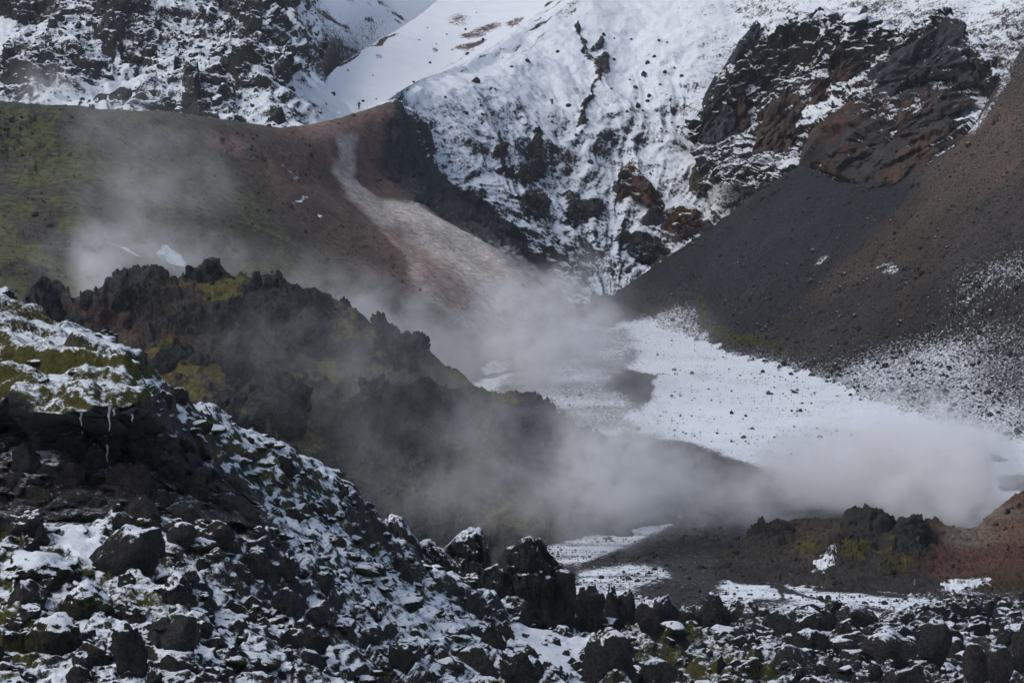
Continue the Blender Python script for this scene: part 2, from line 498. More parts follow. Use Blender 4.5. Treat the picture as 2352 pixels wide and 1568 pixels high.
# ------------------------------------------------------------------ the snowy mountain face
GULLIES = []
def mountain():
    rows = [[(860, 250, 652), (912, 213, 660), (969, 179, 685), (1023, 163, 700), (1060, 146, 712), (1147, 95, 735), (1228, 35, 755), (1265, 0, 765), (1400, -90, 785), (1600, -160, 790), (2000, -160, 755), (2520, -160, 720)],
            [(870, 300, 646), (940, 262, 660), (1060, 210, 690), (1250, 110, 730), (1450, 60, 752), (1700, 30, 750), (2000, 20, 722), (2520, 0, 690)],
            [(890, 380, 642), (1000, 330, 657), (1100, 300, 677), (1250, 250, 705), (1450, 220, 723), (1700, 200, 728), (2000, 200, 705), (2520, 150, 675)],
            [(950, 480, 634), (1080, 430, 652), (1200, 420, 672), (1300, 400, 690), (1450, 380, 702), (1600, 370, 708), (1800, 350, 700), (2100, 350, 670), (2520, 350, 640)],
            [(1050, 560, 630), (1200, 545, 648), (1300, 530, 668), (1400, 520, 682), (1500, 510, 688), (1620, 500, 690), (1800, 480, 680), (2100, 480, 650), (2520, 500, 625)],
            [(1170, 660, 632), (1260, 640, 645), (1330, 640, 656), (1390, 650, 666), (1440, 630, 670), (1500, 590, 680), (1620, 560, 682), (1900, 560, 670), (2520, 600, 615)],
            [(1220, 760, 620), (1300, 740, 630), (1390, 705, 650), (1440, 690, 655), (1550, 690, 655), (1900, 640, 650), (2520, 700, 600)]]
    V = patch(rows, 720, 330, back=(70, 25), crisp=1.0)
    S = survey(V)
    N = normals(V)
    x, y = S[..., 0], S[..., 1]
    # runnels that converge on the gully mouth
    ang = np.arctan2(x - 1395, 720 - y)
    rad = np.hypot(x - 1395, y - 720)
    q = np.stack([ang * 9, rad / 420, 0 * x], -1)
    q2 = q + np.stack([fbm(V, 25, 3, 41) * 1.2, 0 * x, 0 * x], -1)
    run = fbm(q2 * np.array([1.1, 2.6, 1]), 1.0, 4, 42, .6, mode=2) * sstep(-.4, .3, fbm(V, 22, 3, 58)) + fbm(q2 * np.array([.55, 1, 1]), 1, 3, 59, mode=2) * .5
    runm = sstep(80, 330, y) * sstep(1700, 1560, x)
    ridge = np.arange(V.shape[0])[:, None] / V.shape[0]
    keep = sstep(0.05, 0.12, ridge)
    D = (fbm(V, 45, 4, 43) * 4 + fbm(V, 12, 4, 44) * 1.3) * keep
    rbs = fbm(q2 * np.array([.30, .9, 1]) + np.stack([fbm(V, 40, 3, 76) * .9, fbm(V, 30, 2, 77), 0 * x], -1), 1.0, 5, 75, .55, mode=2)
    D += (-run * .4 * runm + rbs * 1.9 * sstep(1750, 1560, x) * sstep(.1, .4, ridge)) * keep + fbm(V, 7, 4, 78, .6) * .6 + fbm(V, 4, 4, 45, 0.6) * 0.5
    # rock ribs and outcrops
    wS = S + np.stack([fbm(V, 8, 5, 46, .7), fbm(V, 8, 5, 47, .7)], -1) * 26
    rib = np.maximum.reduce([stroke(wS, [(1325, 70), (1345, 112), (1368, 140), (1380, 160), (1366, 205), (1344, 235), (1336, 262), (1334, 295)], 4.5, 4),
                             ell(wS, 1380, 145, 18, 24), ell(wS, 1376, 100, 14, 8, .4, -30),
                             ell(wS, 1232, 330, 11, 26, .3), ell(wS, 1232, 382, 26, 16, .4), ell(wS, 1205, 400, 26, 7, .5), ell(wS, 1228, 465, 34, 28, .4),
                             ell(wS, 1352, 475, 32, 24, .4), ell(wS, 1322, 475, 16, 40, .5), ell(wS, 1145, 350, 16, 9), ell(wS, 1165, 390, 18, 8),
                             ell(wS, 1490, 575, 55, 22, .4, 12), ell(wS, 1570, 520, 45, 28, .4, 10), ell(wS, 1430, 430, 16, 12), ell(wS, 1500, 510, 22, 12),
                             ell(wS, 1610, 415, 18, 38, .4, 20), ell(wS, 1625, 530, 25, 15), ell(wS, 1440, 550, 30, 8),
                             ell(wS, 1480, 180, 5, 6), ell(wS, 1260, 230, 4, 5), ell(wS, 1545, 260, 8, 8)])
    # dark, snow-free rock flank that runs down beside the red hill
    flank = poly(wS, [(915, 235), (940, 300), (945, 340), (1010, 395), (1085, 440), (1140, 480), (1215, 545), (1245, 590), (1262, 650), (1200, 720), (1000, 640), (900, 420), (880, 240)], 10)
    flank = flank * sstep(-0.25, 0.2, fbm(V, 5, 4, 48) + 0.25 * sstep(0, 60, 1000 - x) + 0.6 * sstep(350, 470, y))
    b, ck = blocks(V, 5.0, 49); b2, _ = blocks(V, 1.8, 50)
    D += rib * (.5 + b * 1.0 + b2 * 0.8) + flank * (b * 1.2 + b2 * 0.4)
    low = sstep(330, 560, y) * sstep(1000, 1150, x)
    D += low * (b2 * 0.25 + b * 0.25)
    V2 = V + (N * 0.8 + Z3 * 0.3) * D[..., None]
    sn = np.full(x.shape, 1.02)
    pt = sstep(-.35, .55, fbm(V, 16, 3, 51))
    sn -= 0.22 * runm * sstep(-0.1, 0.5, run) + 0.12 * low + 0.16 * pt * sstep(250, 420, y)
    st = fbm(q2 * np.array([4.2, 3.0, 1]) + fbm(V, 6, 2, 60)[..., None] * .5, 1.0, 4, 56, .6, mode=2)
    sn -= .42 * sstep(.05, .5, st) * runm * (.35 + .65 * sstep(-.3, .3, fbm(V, 18, 3, 74))) + .06
    sn -= 0.9 * rib + 0.9 * flank * sstep(-.45, .15, fbm(np.stack([(x * .75 + y) * .03, (x - y * .8) * .12, 0 * x], -1), 1, 3, 57) + sstep(420, 520, y))
    sn -= 0.25 * sstep(540, 680, y) * sstep(0, .4, run)
    wind = poly(wS, [(1190, 70), (1250, 0), (1370, 0), (1300, 45), (1180, 110), (1060, 160), (1040, 168)], 10)
    q = np.stack([x * 0.035 + y * 0.03, (x * 0.6 + y) * 0.006, 0 * x], -1)
    sn += 0.35 * poly(S, [(860, 260), (912, 205), (1265, -20), (1330, 0), (1100, 180), (960, 250)], 14)
    sn -= wind * (0.45 + 1.0 * sstep(0.0, .35, fbm(np.stack([(x * .55 + y) * .09, (x - y * .55) * .012, 0 * x], -1), 1, 3, 52)))
    edge = stroke(wS, [(905, 228), (969, 186), (1023, 170), (1062, 152)], 8, 7)
    sn -= 0.45 * edge * sstep(-.2, .3, fbm(V, 3, 3, 53))
    # upper right: thin snow over dark gravel
    ur = poly(S, [(1560, -60), (2520, -60), (2520, 420), (2180, 320), (1700, 480), (1600, 200)], 60)
    sn -= ur * (0.22 + 0.22 * fbm(np.stack([(x + y) * .03, (x - y) * .008, 0 * x], -1), 1, 3, 54))
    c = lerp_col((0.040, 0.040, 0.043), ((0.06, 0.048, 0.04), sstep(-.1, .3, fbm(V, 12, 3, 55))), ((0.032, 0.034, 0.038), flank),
                 ((0.10, 0.045, 0.02), ell(wS, 1570, 520, 45, 26)), ((0.06, 0.055, 0.03), ell(wS, 1610, 415, 20, 40)), ((0.09, 0.08, 0.065), wind))
    terrain('mountain', V2, M_mtn, sn, sn * 0 - 1, c)
mountain()

# ------------------------------------------------------------------ the dark cliff
def cliff():
    rows = [[(1585, 310, 712), (1610, 260, 714), (1640, 190, 712), (1700, 95, 710), (1760, 55, 708), (1830, 30, 704), (1890, 20, 700), (1960, 40, 694), (2060, 75, 688), (2120, 55, 682), (2165, 25, 676), (2215, 65, 668), (2250, 130, 655), (2300, 200, 640)],
            [(1590, 330, 704), (1650, 290, 702), (1740, 250, 700), (1850, 200, 692), (1950, 170, 684), (2050, 160, 676), (2150, 150, 666), (2220, 200, 652), (2290, 240, 636)],
            [(1595, 340, 700), (1700, 330, 690), (1800, 330, 678), (1900, 300, 664), (2000, 270, 654), (2100, 260, 646), (2180, 270, 638), (2270, 290, 622)],
            [(1600, 352, 694), (1740, 365, 676), (1840, 395, 652), (1900, 445, 640), (1990, 460, 630), (2100, 435, 620), (2180, 375, 614), (2250, 325, 610)],
            [(1600, 420, 688), (1740, 430, 668), (1840, 470, 640), (1900, 520, 628), (1990, 540, 618), (2100, 510, 608), (2180, 450, 602), (2260, 390, 600)]]
    V = patch(rows, 440, 300, back=(40, 12))
    S = survey(V)
    N = normals(V)
    x, y = S[..., 0], S[..., 1]
    # buttresses that lean down to the left, cut by steep couloirs
    k = np.stack([(x + 0.55 * y) / 95 + fbm(V, 22, 3, 61) * 0.7, y / 420, 0 * x], -1)
    but = fbm(k, 1.0, 3, 62, mode=2)
    kk = np.stack([V[..., 0] / 4, V[..., 1] / 12, V[..., 2] / 10], -1)
    b, ck = blocks(V, 9, 63); b2, c2 = blocks(kk, 1.3, 64); b3, _ = blocks(V, 1.6, 65)
    edge = sstep(0.04, 0.12, np.arange(V.shape[0]) / V.shape[0])[:, None] * 0.8 + 0.2
    b4, _ = blocks(V, 3.5, 73)
    D = but * 2.2 + b * 1.6 + b2 * .8 + b4 * 1.3 + b3 * 0.6 + fbm(V, 5, 4, 66) * 1.0 + fbm(V, 12, 3, 67, mode=2) * 1.4
    V2 = V + (N * np.array([1, 1, .6])) * (D * edge)[..., None]
    wS = S + np.stack([fbm(V, 10, 4, 68), fbm(V, 10, 4, 69)], -1) * 22
    pk = [[(1650, 200), (1690, 165), (1700, 250), (1660, 245)], [(1710, 160), (1740, 150), (1760, 230), (1720, 260)], [(1740, 70), (1830, 45), (1800, 80), (1750, 90)],
          [(1815, 150), (1880, 90), (1900, 60), (1990, 30), (2000, 110), (1930, 120), (1870, 150), (1830, 190)], [(1930, 110), (2005, 90), (2010, 125), (1950, 130)],
          [(1815, 310), (1845, 265), (1920, 222), (1925, 232), (1860, 285), (1830, 325)], [(2010, 20), (2120, 20), (2100, 90), (2030, 95)],
          [(2130, 195), (2190, 185), (2220, 195), (2200, 215), (2140, 205)], [(2160, 110), (2200, 120), (2190, 135)], [(2060, 170), (2110, 150), (2100, 165)],
          [(1950, 210), (1975, 205), (1970, 235)], [(2190, 270), (2230, 240), (2265, 260), (2225, 300)], [(1975, 360), (1988, 335), (1985, 370), (1972, 382)], [(1780, 275), (1812, 265), (1800, 300)]]
    p = np.maximum.reduce([poly(wS, q, 7) for q in pk])
    sn = 0.50 + fbm(V, 18, 3, 70) * 0.4 + 0.4 * p + 0.2 * sstep(190, 60, y) * sstep(2120, 1900, x)
    sn -= 0.35 * poly(S, [(1830, 330), (1950, 250), (2080, 130), (2160, 120), (2240, 290), (2200, 360), (1990, 470), (1850, 400)], 30)
    org = np.maximum.reduce([ell(wS, 1895, 360, 55, 30), ell(wS, 1900, 390, 75, 18), ell(wS, 1755, 290, 22, 50), ell(wS, 2030, 300, 45, 50), ell(wS, 1860, 190, 40, 70), ell(wS, 1960, 180, 90, 50),
                             ell(wS, 2040, 400, 60, 25), ell(wS, 1700, 250, 10, 50)])
    hot = np.maximum(ell(wS, 1925, 365, 28, 26), ell(wS, 1870, 378, 30, 8))
    c = lerp_col((0.032, 0.034, 0.038), ((0.042, 0.036, 0.028), sstep(-.1, .25, fbm(V, 14, 3, 71))), ((0.075, 0.042, 0.022), org * sstep(-.35, .2, fbm(V, 7, 3, 72))), ((0.15, 0.055, 0.025), hot * .8))
    terrain('cliff', V2, M_cliff, sn, sn * 0 - 1, c)
cliff()

# ------------------------------------------------------------------ scree fans under the cliff
def scree():
    rows = [[(1370, 705, 656), (1500, 612, 662), (1620, 532, 662), (1740, 442, 657), (1840, 377, 651), (1930, 422, 632), (2060, 420, 618), (2200, 330, 606), (2225, 305, 606), (2300, 180, 612), (2400, 40, 622), (2520, -120, 632)],
            [(1400, 716, 645), (1550, 662, 630), (1700, 590, 621), (1850, 560, 612), (2000, 520, 600), (2200, 460, 584), (2352, 400, 578), (2520, 330, 572)],
            [(1420, 738, 632), (1560, 722, 616), (1700, 705, 602), (1850, 690, 588), (2000, 670, 576), (2200, 640, 563), (2352, 600, 556), (2520, 560, 550)],
            [(1440, 800, 600), (1600, 790, 592), (1750, 810, 574), (1850, 815, 566), (2000, 812, 556), (2200, 800, 545), (2352, 790, 535), (2520, 770, 530)],
            [(1450, 900, 548), (1650, 910, 540), (1850, 935, 522), (2000, 965, 505), (2200, 1022, 475), (2352, 1052, 462), (2520, 1062, 458)],
            [(1450, 960, 525), (1650, 970, 516), (1850, 1000, 498), (2000, 1040, 478), (2200, 1090, 455), (2352, 1120, 440), (2520, 1130, 436)]]
    V = patch(rows, 420, 260, smooth=0.008)
    S = survey(V)
    x, y = S[..., 0], S[..., 1]
    N = normals(V)
    dn = sstep(0.02, 0.12, np.arange(V.shape[0]) / V.shape[0])[:, None]
    D = fbm(V, 40, 3, 81) * 1.6 * dn + fbm(V, 6, 3, 82) * 0.3 + fbm(V, 1.6, 3, 83) * 0.16
    b, _ = blocks(V, 1.4, 84)
    D += b * 0.14 + fbm(np.stack([(x + y * .85) * .03, (x - y) * .0035, 0 * x], -1), 1, 4, 88, .6, 2) * .7 * dn
    # sunk along the foot so the flat snow covers it
    foot = sstep(0.86, 1.0, np.arange(V.shape[0]) / V.shape[0])[:, None]
    V2 = V + N * D[..., None] - Z3 * (foot * 1.5)[..., None]
    wS = S + np.stack([fbm(V, 20, 4, 85), fbm(V, 20, 4, 86)], -1) * 30
    dark = poly(wS, [(1430, 690), (1500, 600), (1840, 370), (1930, 415), (2130, 420), (2225, 300), (2160, 400), (1990, 560), (1860, 690), (1780, 760), (1690, 750), (1600, 700)], 14)
    brown = poly(wS, [(2352, 180), (2225, 320), (1990, 560), (1860, 690), (1900, 690), (2060, 600), (2180, 480), (2340, 400)], 30)
    rust = np.maximum.reduce([stroke(wS, [(2230, 330), (2000, 555), (1870, 680)], 16, 18), stroke(wS, [(2352, 330), (2150, 560), (2090, 700)], 14, 18)])
    speck = poly(S, [(1450, 850), (1700, 830), (1900, 830), (2080, 760), (2180, 640), (2300, 560), (2420, 560), (2420, 1140), (1400, 1140)], 70)
    fl = poly(S, [(1400, 690), (1570, 700), (1640, 790), (1780, 850), (1850, 930), (2000, 1010), (2352, 1060), (2420, 1140), (1400, 1140)], 100)
    hole = np.maximum(ell(S, 2350, 790, 120, 130, .5, -30), ell(S, 2150, 720, 70, 60, .6))
    sn = -0.26 + 0.74 * speck + 0.58 * fl - 0.22 * hole
    sn += fbm(V, 14, 4, 87) * 0.18
    top = poly(wS, [(2180, 300), (2230, 305), (2290, 210), (2330, 60), (2280, -60), (2520, -120), (2420, 0), (2352, 110), (2300, 230), (2245, 320), (2220, 320)], 14)
    streak = fbm(np.stack([(x + y) * .05, (x - y) * .006, 0 * x], -1), 1, 3, 90)
    sn += top * (0.9 + streak * .5) + 0.55 * poly(wS, [(2300, 230), (2360, 100), (2380, 140), (2310, 270), (2250, 330)], 16) * sstep(-.1, .3, streak)
    sn += 0.8 * np.maximum.reduce([ell(wS, 2045, 615, 22, 12, .6, -20), ell(wS, 2030, 602, 22, 5, .6, -15), ell(wS, 1890, 605, 22, 5, .6, -30)])
    snow_corner = poly(wS, [(1440, 725), (1600, 690), (1640, 790), (1500, 820)], 12)
    sn += 0.35 * snow_corner
    sn -= 0.35 * poly(wS, [(1400, 690), (1560, 690), (1480, 730), (1420, 740)], 12)
    moss = 0.95 * stroke(wS, [(1605, 690), (1618, 735), (1700, 770), (1790, 808)], 17, 12) + 0.3 * ell(wS, 1760, 850, 40, 15, .5) - 0.3
    sn -= 0.4 * sstep(0.3, .7, moss)
    c = lerp_col((0.072, 0.064, 0.058), ((0.036, 0.039, 0.047), dark), ((0.105, 0.083, 0.067), brown), ((0.11, 0.075, 0.056), rust * .5 * (1 - dark * .5)),
                 ((0.042, 0.041, 0.042), speck * .6))
    c = c * (1 + .35 * fbm(np.stack([(x + y) * .04, (x - y) * .006, 0 * x], -1), 1, 4, 91, .6))[..., None]
    terrain('scree_slope', V2, M_scree, sn, moss, c)
scree()

# ------------------------------------------------------------------ the green and red hill
def hill():
    rows = [[(-100, 222, 553), (0, 235, 557), (100, 248, 560), (190, 256, 563), (300, 262, 570), (400, 263, 577), (500, 280, 585), (640, 300, 600), (700, 292, 610), (780, 273, 622), (850, 250, 634), (900, 233, 642), (925, 243, 650), (990, 300, 672)],
            [(-100, 400, 535), (200, 400, 540), (450, 400, 552), (640, 420, 565), (760, 440, 580), (850, 430, 597), (950, 400, 618), (1010, 395, 645), (1060, 400, 680)],
            [(-100, 560, 510), (200, 560, 512), (450, 560, 525), (700, 590, 540), (880, 570, 565), (1000, 560, 580), (1090, 537, 597), (1130, 540, 620), (1180, 570, 660)],
            [(-100, 740, 480), (300, 740, 485), (700, 720, 515), (950, 700, 545), (1100, 670, 565), (1200, 645, 578), (1250, 642, 588), (1275, 660, 605), (1300, 690, 645)],
            [(-100, 1050, 440), (300, 1050, 445), (700, 960, 495), (950, 900, 530), (1100, 870, 545), (1200, 850, 555), (1290, 810, 572), (1330, 790, 600), (1340, 790, 640)]]
    V = patch(rows, 480, 270, back=(60, 28), crisp=.4)
    S = survey(V)
    x, y = S[..., 0], S[..., 1]
    N = normals(V)
    top = sstep(0.05, 0.14, np.arange(V.shape[0]) / V.shape[0])[:, None] * .85 + .15
    D = (fbm(V, 45, 3, 91) * 2.5 + fbm(V, 10, 4, 92) * 0.8) * top + fbm(V, 2.5, 4, 93, .6) * 0.3
    b, _ = blocks(V, 4, 94); b2, _ = blocks(V, 1.5, 95)
    wS = S + np.stack([fbm(V, 16, 4, 96), fbm(V, 16, 4, 97)], -1) * 26
    rk = np.maximum.reduce([poly(S, [(-100, 230), (180, 250), (190, 330), (100, 420), (120, 560), (-100, 560)], 60) * sstep(-.1, .25, fbm(V, 9, 3, 98))])
    dk = poly(wS, [(905, 230), (1010, 300), (1100, 420), (1300, 560), (1300, 660), (1180, 590), (1080, 510), (960, 470), (880, 380), (880, 300)], 14)
    D += rk * (b * .7 + b2 * .4) + dk * (b * 1.0 + b2 * .4) + b2 * .08
    V2 = V + (N * .6 + Z3 * .5) * D[..., None]
    red = poly(wS, [(630, 305), (700, 292), (900, 235), (915, 330), (900, 440), (960, 520), (860, 520), (780, 430), (720, 340)], 16)
    red2 = poly(wS, [(560, 400), (640, 330), (720, 350), (790, 440), (880, 540), (960, 640), (1050, 720), (1010, 740), (880, 640), (760, 560), (640, 470)], 45)
    maroon = ell(wS, 860, 350, 55, 90, .5, 15)
    dull = poly(wS, [(880, 280), (960, 340), (1060, 480), (1100, 540), (1000, 530), (900, 450)], 25)
    pale = poly(wS, [(770, 300), (822, 300), (818, 350), (802, 400), (860, 452), (945, 460), (1020, 505), (1095, 535), (1165, 565), (1250, 645), (1290, 780), (1120, 790), (985, 690), (915, 590), (872, 520), (828, 472), (757, 395), (775, 345)], 9)
    pink = np.maximum(ell(wS, 520, 335, 50, 24, .5, 20), ell(wS, 750, 300, 60, 20, .7, -15))
    grey2 = poly(wS, [(1100, 540), (1160, 565), (1248, 640), (1200, 630)], 6)
    green = poly(wS, [(-100, 235), (300, 262), (450, 275), (560, 380), (700, 500), (850, 620), (950, 740), (-100, 900)], 60)
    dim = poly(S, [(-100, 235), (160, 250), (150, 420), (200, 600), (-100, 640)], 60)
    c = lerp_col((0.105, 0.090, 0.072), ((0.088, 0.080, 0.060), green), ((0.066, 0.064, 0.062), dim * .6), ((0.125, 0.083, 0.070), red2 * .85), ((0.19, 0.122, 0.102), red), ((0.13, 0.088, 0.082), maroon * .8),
                 ((0.11, 0.092, 0.075), dull * .8), ((0.040, 0.042, 0.047), dk), ((0.52, 0.48, 0.445), pale * (0.85 + .15 * sstep(-.3, .3, fbm(V, 6, 3, 99)))), ((0.28, 0.19, 0.17), pink * .8),
                 ((0.18, 0.105, 0.085), stroke(wS, [(900, 540), (1000, 650), (1060, 700)], 28, 26) * .7), ((0.3, 0.31, 0.3), grey2))
    moss = 0.60 * green + fbm(V, 30, 5, 100, .6) * 0.8 - 0.12 - 0.5 * dim * sstep(0, .3, fbm(V, 8, 3, 101)) - 0.7 * red2 - pale - pink
    sn = np.full(x.shape, -0.5)
    pat = np.maximum.reduce([poly(wS, [(205, 543), (250, 548), (300, 556), (350, 590), (320, 580), (270, 560), (225, 550)], 5), poly(wS, [(355, 560), (375, 542), (410, 548), (440, 590), (400, 590), (365, 575)], 6),
                             ell(wS, 655, 392, 22, 6, .5, 25), ell(wS, 680, 415, 14, 8, .5, 30), ell(wS, 692, 460, 20, 4, .5), ell(wS, 735, 493, 9, 4, .5, 25)])
    sn += pat * (1.12 + .5 * fbm(V, 2.2, 3, 103))
    near_snow = poly(wS, [(915, 225), (945, 330), (1090, 430), (1240, 570), (1400, 640), (1400, 200), (1000, 200)], 16)
    sn += near_snow * (1.0 + .6 * fbm(V, 5, 3, 102))
    low = poly(wS, [(1090, 850), (1130, 820), (1200, 815), (1170, 850), (1110, 875)], 12)
    sn += low * 1.2
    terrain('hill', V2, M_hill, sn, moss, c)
hill()

# ------------------------------------------------------------------ valley floor: river flat and snow plain
def valley():
    def pyz(d_, z): return 345 + FPX * (40 - z) / d_
    prof = [(690, 18), (660, 14.5), (600, 9.2), (560, 6.6), (520, 4.3), (480, 2.3), (440, .8), (400, 0), (360, -.3), (320, -.5), (280, -.8), (225, -1.5)]
    rows = [[(-300, pyz(a, z), a), (1176, pyz(a, z), a), (2700, pyz(a, z + .6), a)] for a, z in prof]
    V = patch(rows, 460, 250)
    S = survey(V)
    x, y = S[..., 0], S[..., 1]
    D = fbm(V, 30, 3, 111) * 0.35 + fbm(V, 7, 3, 112) * 0.16 + fbm(V, 1.5, 3, 113) * 0.07
    b, _ = blocks(V, 1.5, 114)
    bed = poly(S, [(1000, 800), (1420, 720), (1450, 800), (1430, 880), (1460, 950), (1420, 1010), (1100, 1000)], 20)
    D += b * .06 + bed * (b * .2 + fbm(V, 4, 3, 115) * .5)
    V2 = V + Z3 * D[..., None]
    wS = S + np.stack([fbm(V, 10, 4, 116), fbm(V, 10, 4, 117)], -1) * np.array([30, 12])
    plain = poly(wS, [(1430, 745), (1520, 715), (1600, 700), (1700, 800), (2400, 900), (2400, 1180), (2000, 1160), (1780, 1090), (1650, 1050), (1440, 1000), (1445, 960), (1500, 905), (1500, 870), (1440, 850), (1460, 800)], 22)
    sn = 0.05 + plain * (0.72 + .42 * fbm(V, 9, 5, 120, .65))
    sn += bed * (.36 + fbm(V, 10, 4, 118) * .5)
    sn += poly(wS, [(1040, 870), (1100, 880), (1120, 850), (1130, 825), (1190, 815), (1140, 900), (1090, 900)], 8) * .5
    sn -= .8 * poly(wS, [(1440, 850), (1500, 860), (1508, 885), (1480, 920), (1440, 900), (1400, 890)], 8)
    # near river flat
    river = np.maximum.reduce([poly(wS, [(1255, 1245), (1400, 1215), (1560, 1185), (1530, 1215), (1420, 1262), (1320, 1300), (1250, 1290)], 8),
                               poly(wS, [(1330, 1310), (1440, 1295), (1530, 1305), (1545, 1325), (1470, 1350), (1400, 1390), (1300, 1390)], 12) * .85,
                               poly(wS, [(1660, 1330), (1760, 1322), (1860, 1330), (2000, 1345), (2200, 1370), (2300, 1360), (2400, 1370), (2400, 1480), (1500, 1480), (1560, 1400), (1650, 1390)], 14),
                               poly(wS, [(1850, 1310), (1900, 1268), (1920, 1262), (1925, 1280), (1890, 1325)], 7)])
    sn += river * (.72 + .5 * fbm(V, 6, 4, 121, .6))
    stre = fbm(np.stack([V[..., 0] * .05, V[..., 1] * .35, 0 * x], -1), 1, 4, 119)
    sn -= river * .42 * sstep(.02, .4, stre)
    chan = np.maximum.reduce([stroke(wS, [(1750, 1340), (1830, 1360), (1900, 1385), (2000, 1400), (2110, 1415)], 3, 3), stroke(wS, [(1690, 1335), (1780, 1345), (1800, 1375)], 3, 3),
                              stroke(wS, [(1880, 1350), (2000, 1362), (2080, 1372)], 3, 3)])
    sn -= chan
    sn -= .5 * ell(wS, 1760, 1385, 60, 14, .6)
    moss = -.6 + .9 * poly(wS, [(2300, 1100), (2330, 1094), (2440, 1092), (2440, 1112), (2320, 1112)], 5) + .75 * poly(wS, [(1440, 1000), (1560, 1010), (1700, 1060), (1650, 1100), (1450, 1100)], 20)
    sn -= 1.2 * np.maximum(poly(wS, [(2295, 1100), (2330, 1092), (2440, 1090), (2440, 1126), (2310, 1122)], 6), poly(wS, [(1430, 1006), (1580, 1012), (1700, 1068), (1760, 1100), (1400, 1180)], 14) * .7)
    c = lerp_col((0.034, 0.033, 0.034), ((0.05, 0.044, 0.04), bed), ((0.026, 0.025, 0.026), sstep(1100, 1250, y) * .7))
    terrain('valley_floor', V2, M_floor, sn, moss, c)
valley()

# ------------------------------------------------------------------ rocky mounds in the steam
def mound(name, rows, ncol, nrow, seed, back, amp=1.0):
    V = patch(rows, ncol, nrow, back=back)
    S = survey(V)
    x, y = S[..., 0], S[..., 1]
    N = normals(V)
    rkm = sstep(-.18, .22, fbm(V, 11, 4, seed) + .05)
    b, _ = blocks(V, 4.5, seed + 1); b2, _ = blocks(V, 1.7, seed + 2); b3, _ = blocks(V, .75, seed + 3)
    D = fbm(V, 14, 4, seed + 4, mode=2) * 1.8 + rkm * (b * 1.7 + b2 * .8 + b3 * .35 + .6) + (1 - rkm) * (b3 * .1 + fbm(V, 2, 3, seed + 5) * .25)
    V2 = V + (N * .7 + Z3 * .4) * (D * amp)[..., None]
    return V2, S, rkm

def mounds():
    rows = [[(-120, 790, 420), (0, 745, 414), (60, 722, 410), (130, 712, 405), (200, 700, 402), (300, 672, 402), (430, 655, 402), (500, 662, 402), (600, 668, 402), (720, 685, 402), (800, 730, 402), (860, 768, 402), (930, 785, 400), (990, 838, 400), (1050, 888, 400), (1110, 915, 402), (1200, 965, 405), (1320, 1040, 410)],
            [(-120, 850, 404), (200, 780, 396), (430, 740, 394), (600, 755, 394), (800, 810, 394), (930, 860, 394), (1050, 940, 394), (1200, 1000, 398), (1320, 1070, 402)],
            [(-120, 960, 392), (200, 930, 388), (430, 920, 385), (600, 920, 385), (800, 960, 386), (1000, 1010, 387), (1200, 1060, 391), (1320, 1110, 395)],
            [(-120, 1270, 370), (300, 1270, 370), (700, 1270, 370), (1000, 1250, 374), (1200, 1210, 384), (1330, 1180, 396)],
            [(-120, 1340, 366), (700, 1340, 366), (1000, 1320, 370), (1200, 1270, 381), (1330, 1240, 393)]]
    V, S, rk = mound('m', rows, 520, 280, 130, (22, 14))
    wS = S + np.stack([fbm(V, 8, 3, 140), fbm(V, 8, 3, 141)], -1) * 20
    moss = .62 - .72 * rk + fbm(V, 16, 3, 142) * .5
    moss += np.maximum.reduce([ell(wS, 520, 690, 50, 14), ell(wS, 390, 820, 40, 40, .5), ell(wS, 450, 850, 80, 14), ell(wS, 700, 910, 150, 50, .6), ell(wS, 330, 880, 60, 25, .6), ell(wS, 560, 960, 90, 25, .6), ell(wS, 900, 850, 70, 25, .6)]) * .6
    c = lerp_col((0.046, 0.048, 0.053), ((0.095, 0.078, 0.060), (1 - rk) * .9), ((0.12, 0.082, 0.066), poly(wS, [(120, 720), (250, 690), (330, 720), (330, 800), (240, 800)], 30) * .6))
    terrain('near_mound', V, M_mound, moss * 0 - .6, moss, c)
    rows = [[(660, 1010, 392), (720, 965, 388), (760, 935, 386), (850, 912, 385), (940, 905, 385), (1020, 905, 385), (1100, 912, 385), (1180, 942, 386), (1260, 985, 388), (1350, 1042, 390), (1450, 1100, 394), (1540, 1150, 398)],
            [(650, 1080, 383), (850, 1000, 380), (1000, 990, 380), (1180, 1020, 380), (1300, 1070, 383), (1430, 1130, 389), (1550, 1175, 393)],
            [(640, 1260, 370), (850, 1255, 371), (1000, 1255, 371), (1250, 1255, 371), (1400, 1215, 383), (1560, 1195, 391)],
            [(640, 1330, 365), (1000, 1330, 366), (1250, 1325, 366), (1400, 1280, 378), (1560, 1250, 386)]]
    V, S, rk = mound('m2', rows, 380, 190, 150, (18, 12))
    wS = S + np.stack([fbm(V, 8, 3, 160), fbm(V, 8, 3, 161)], -1) * 20
    moss = .52 - .6 * rk + fbm(V, 14, 3, 162) * .5 + .45 * np.maximum(ell(wS, 1120, 985, 70, 20, .5), ell(wS, 1000, 1230, 60, 14, .4))
    c = lerp_col((0.040, 0.042, 0.046), ((0.065, 0.056, 0.045), (1 - rk) * .8))
    terrain('steamy_mound', V, M_mound, moss * 0 - .6, moss, c)
mounds()

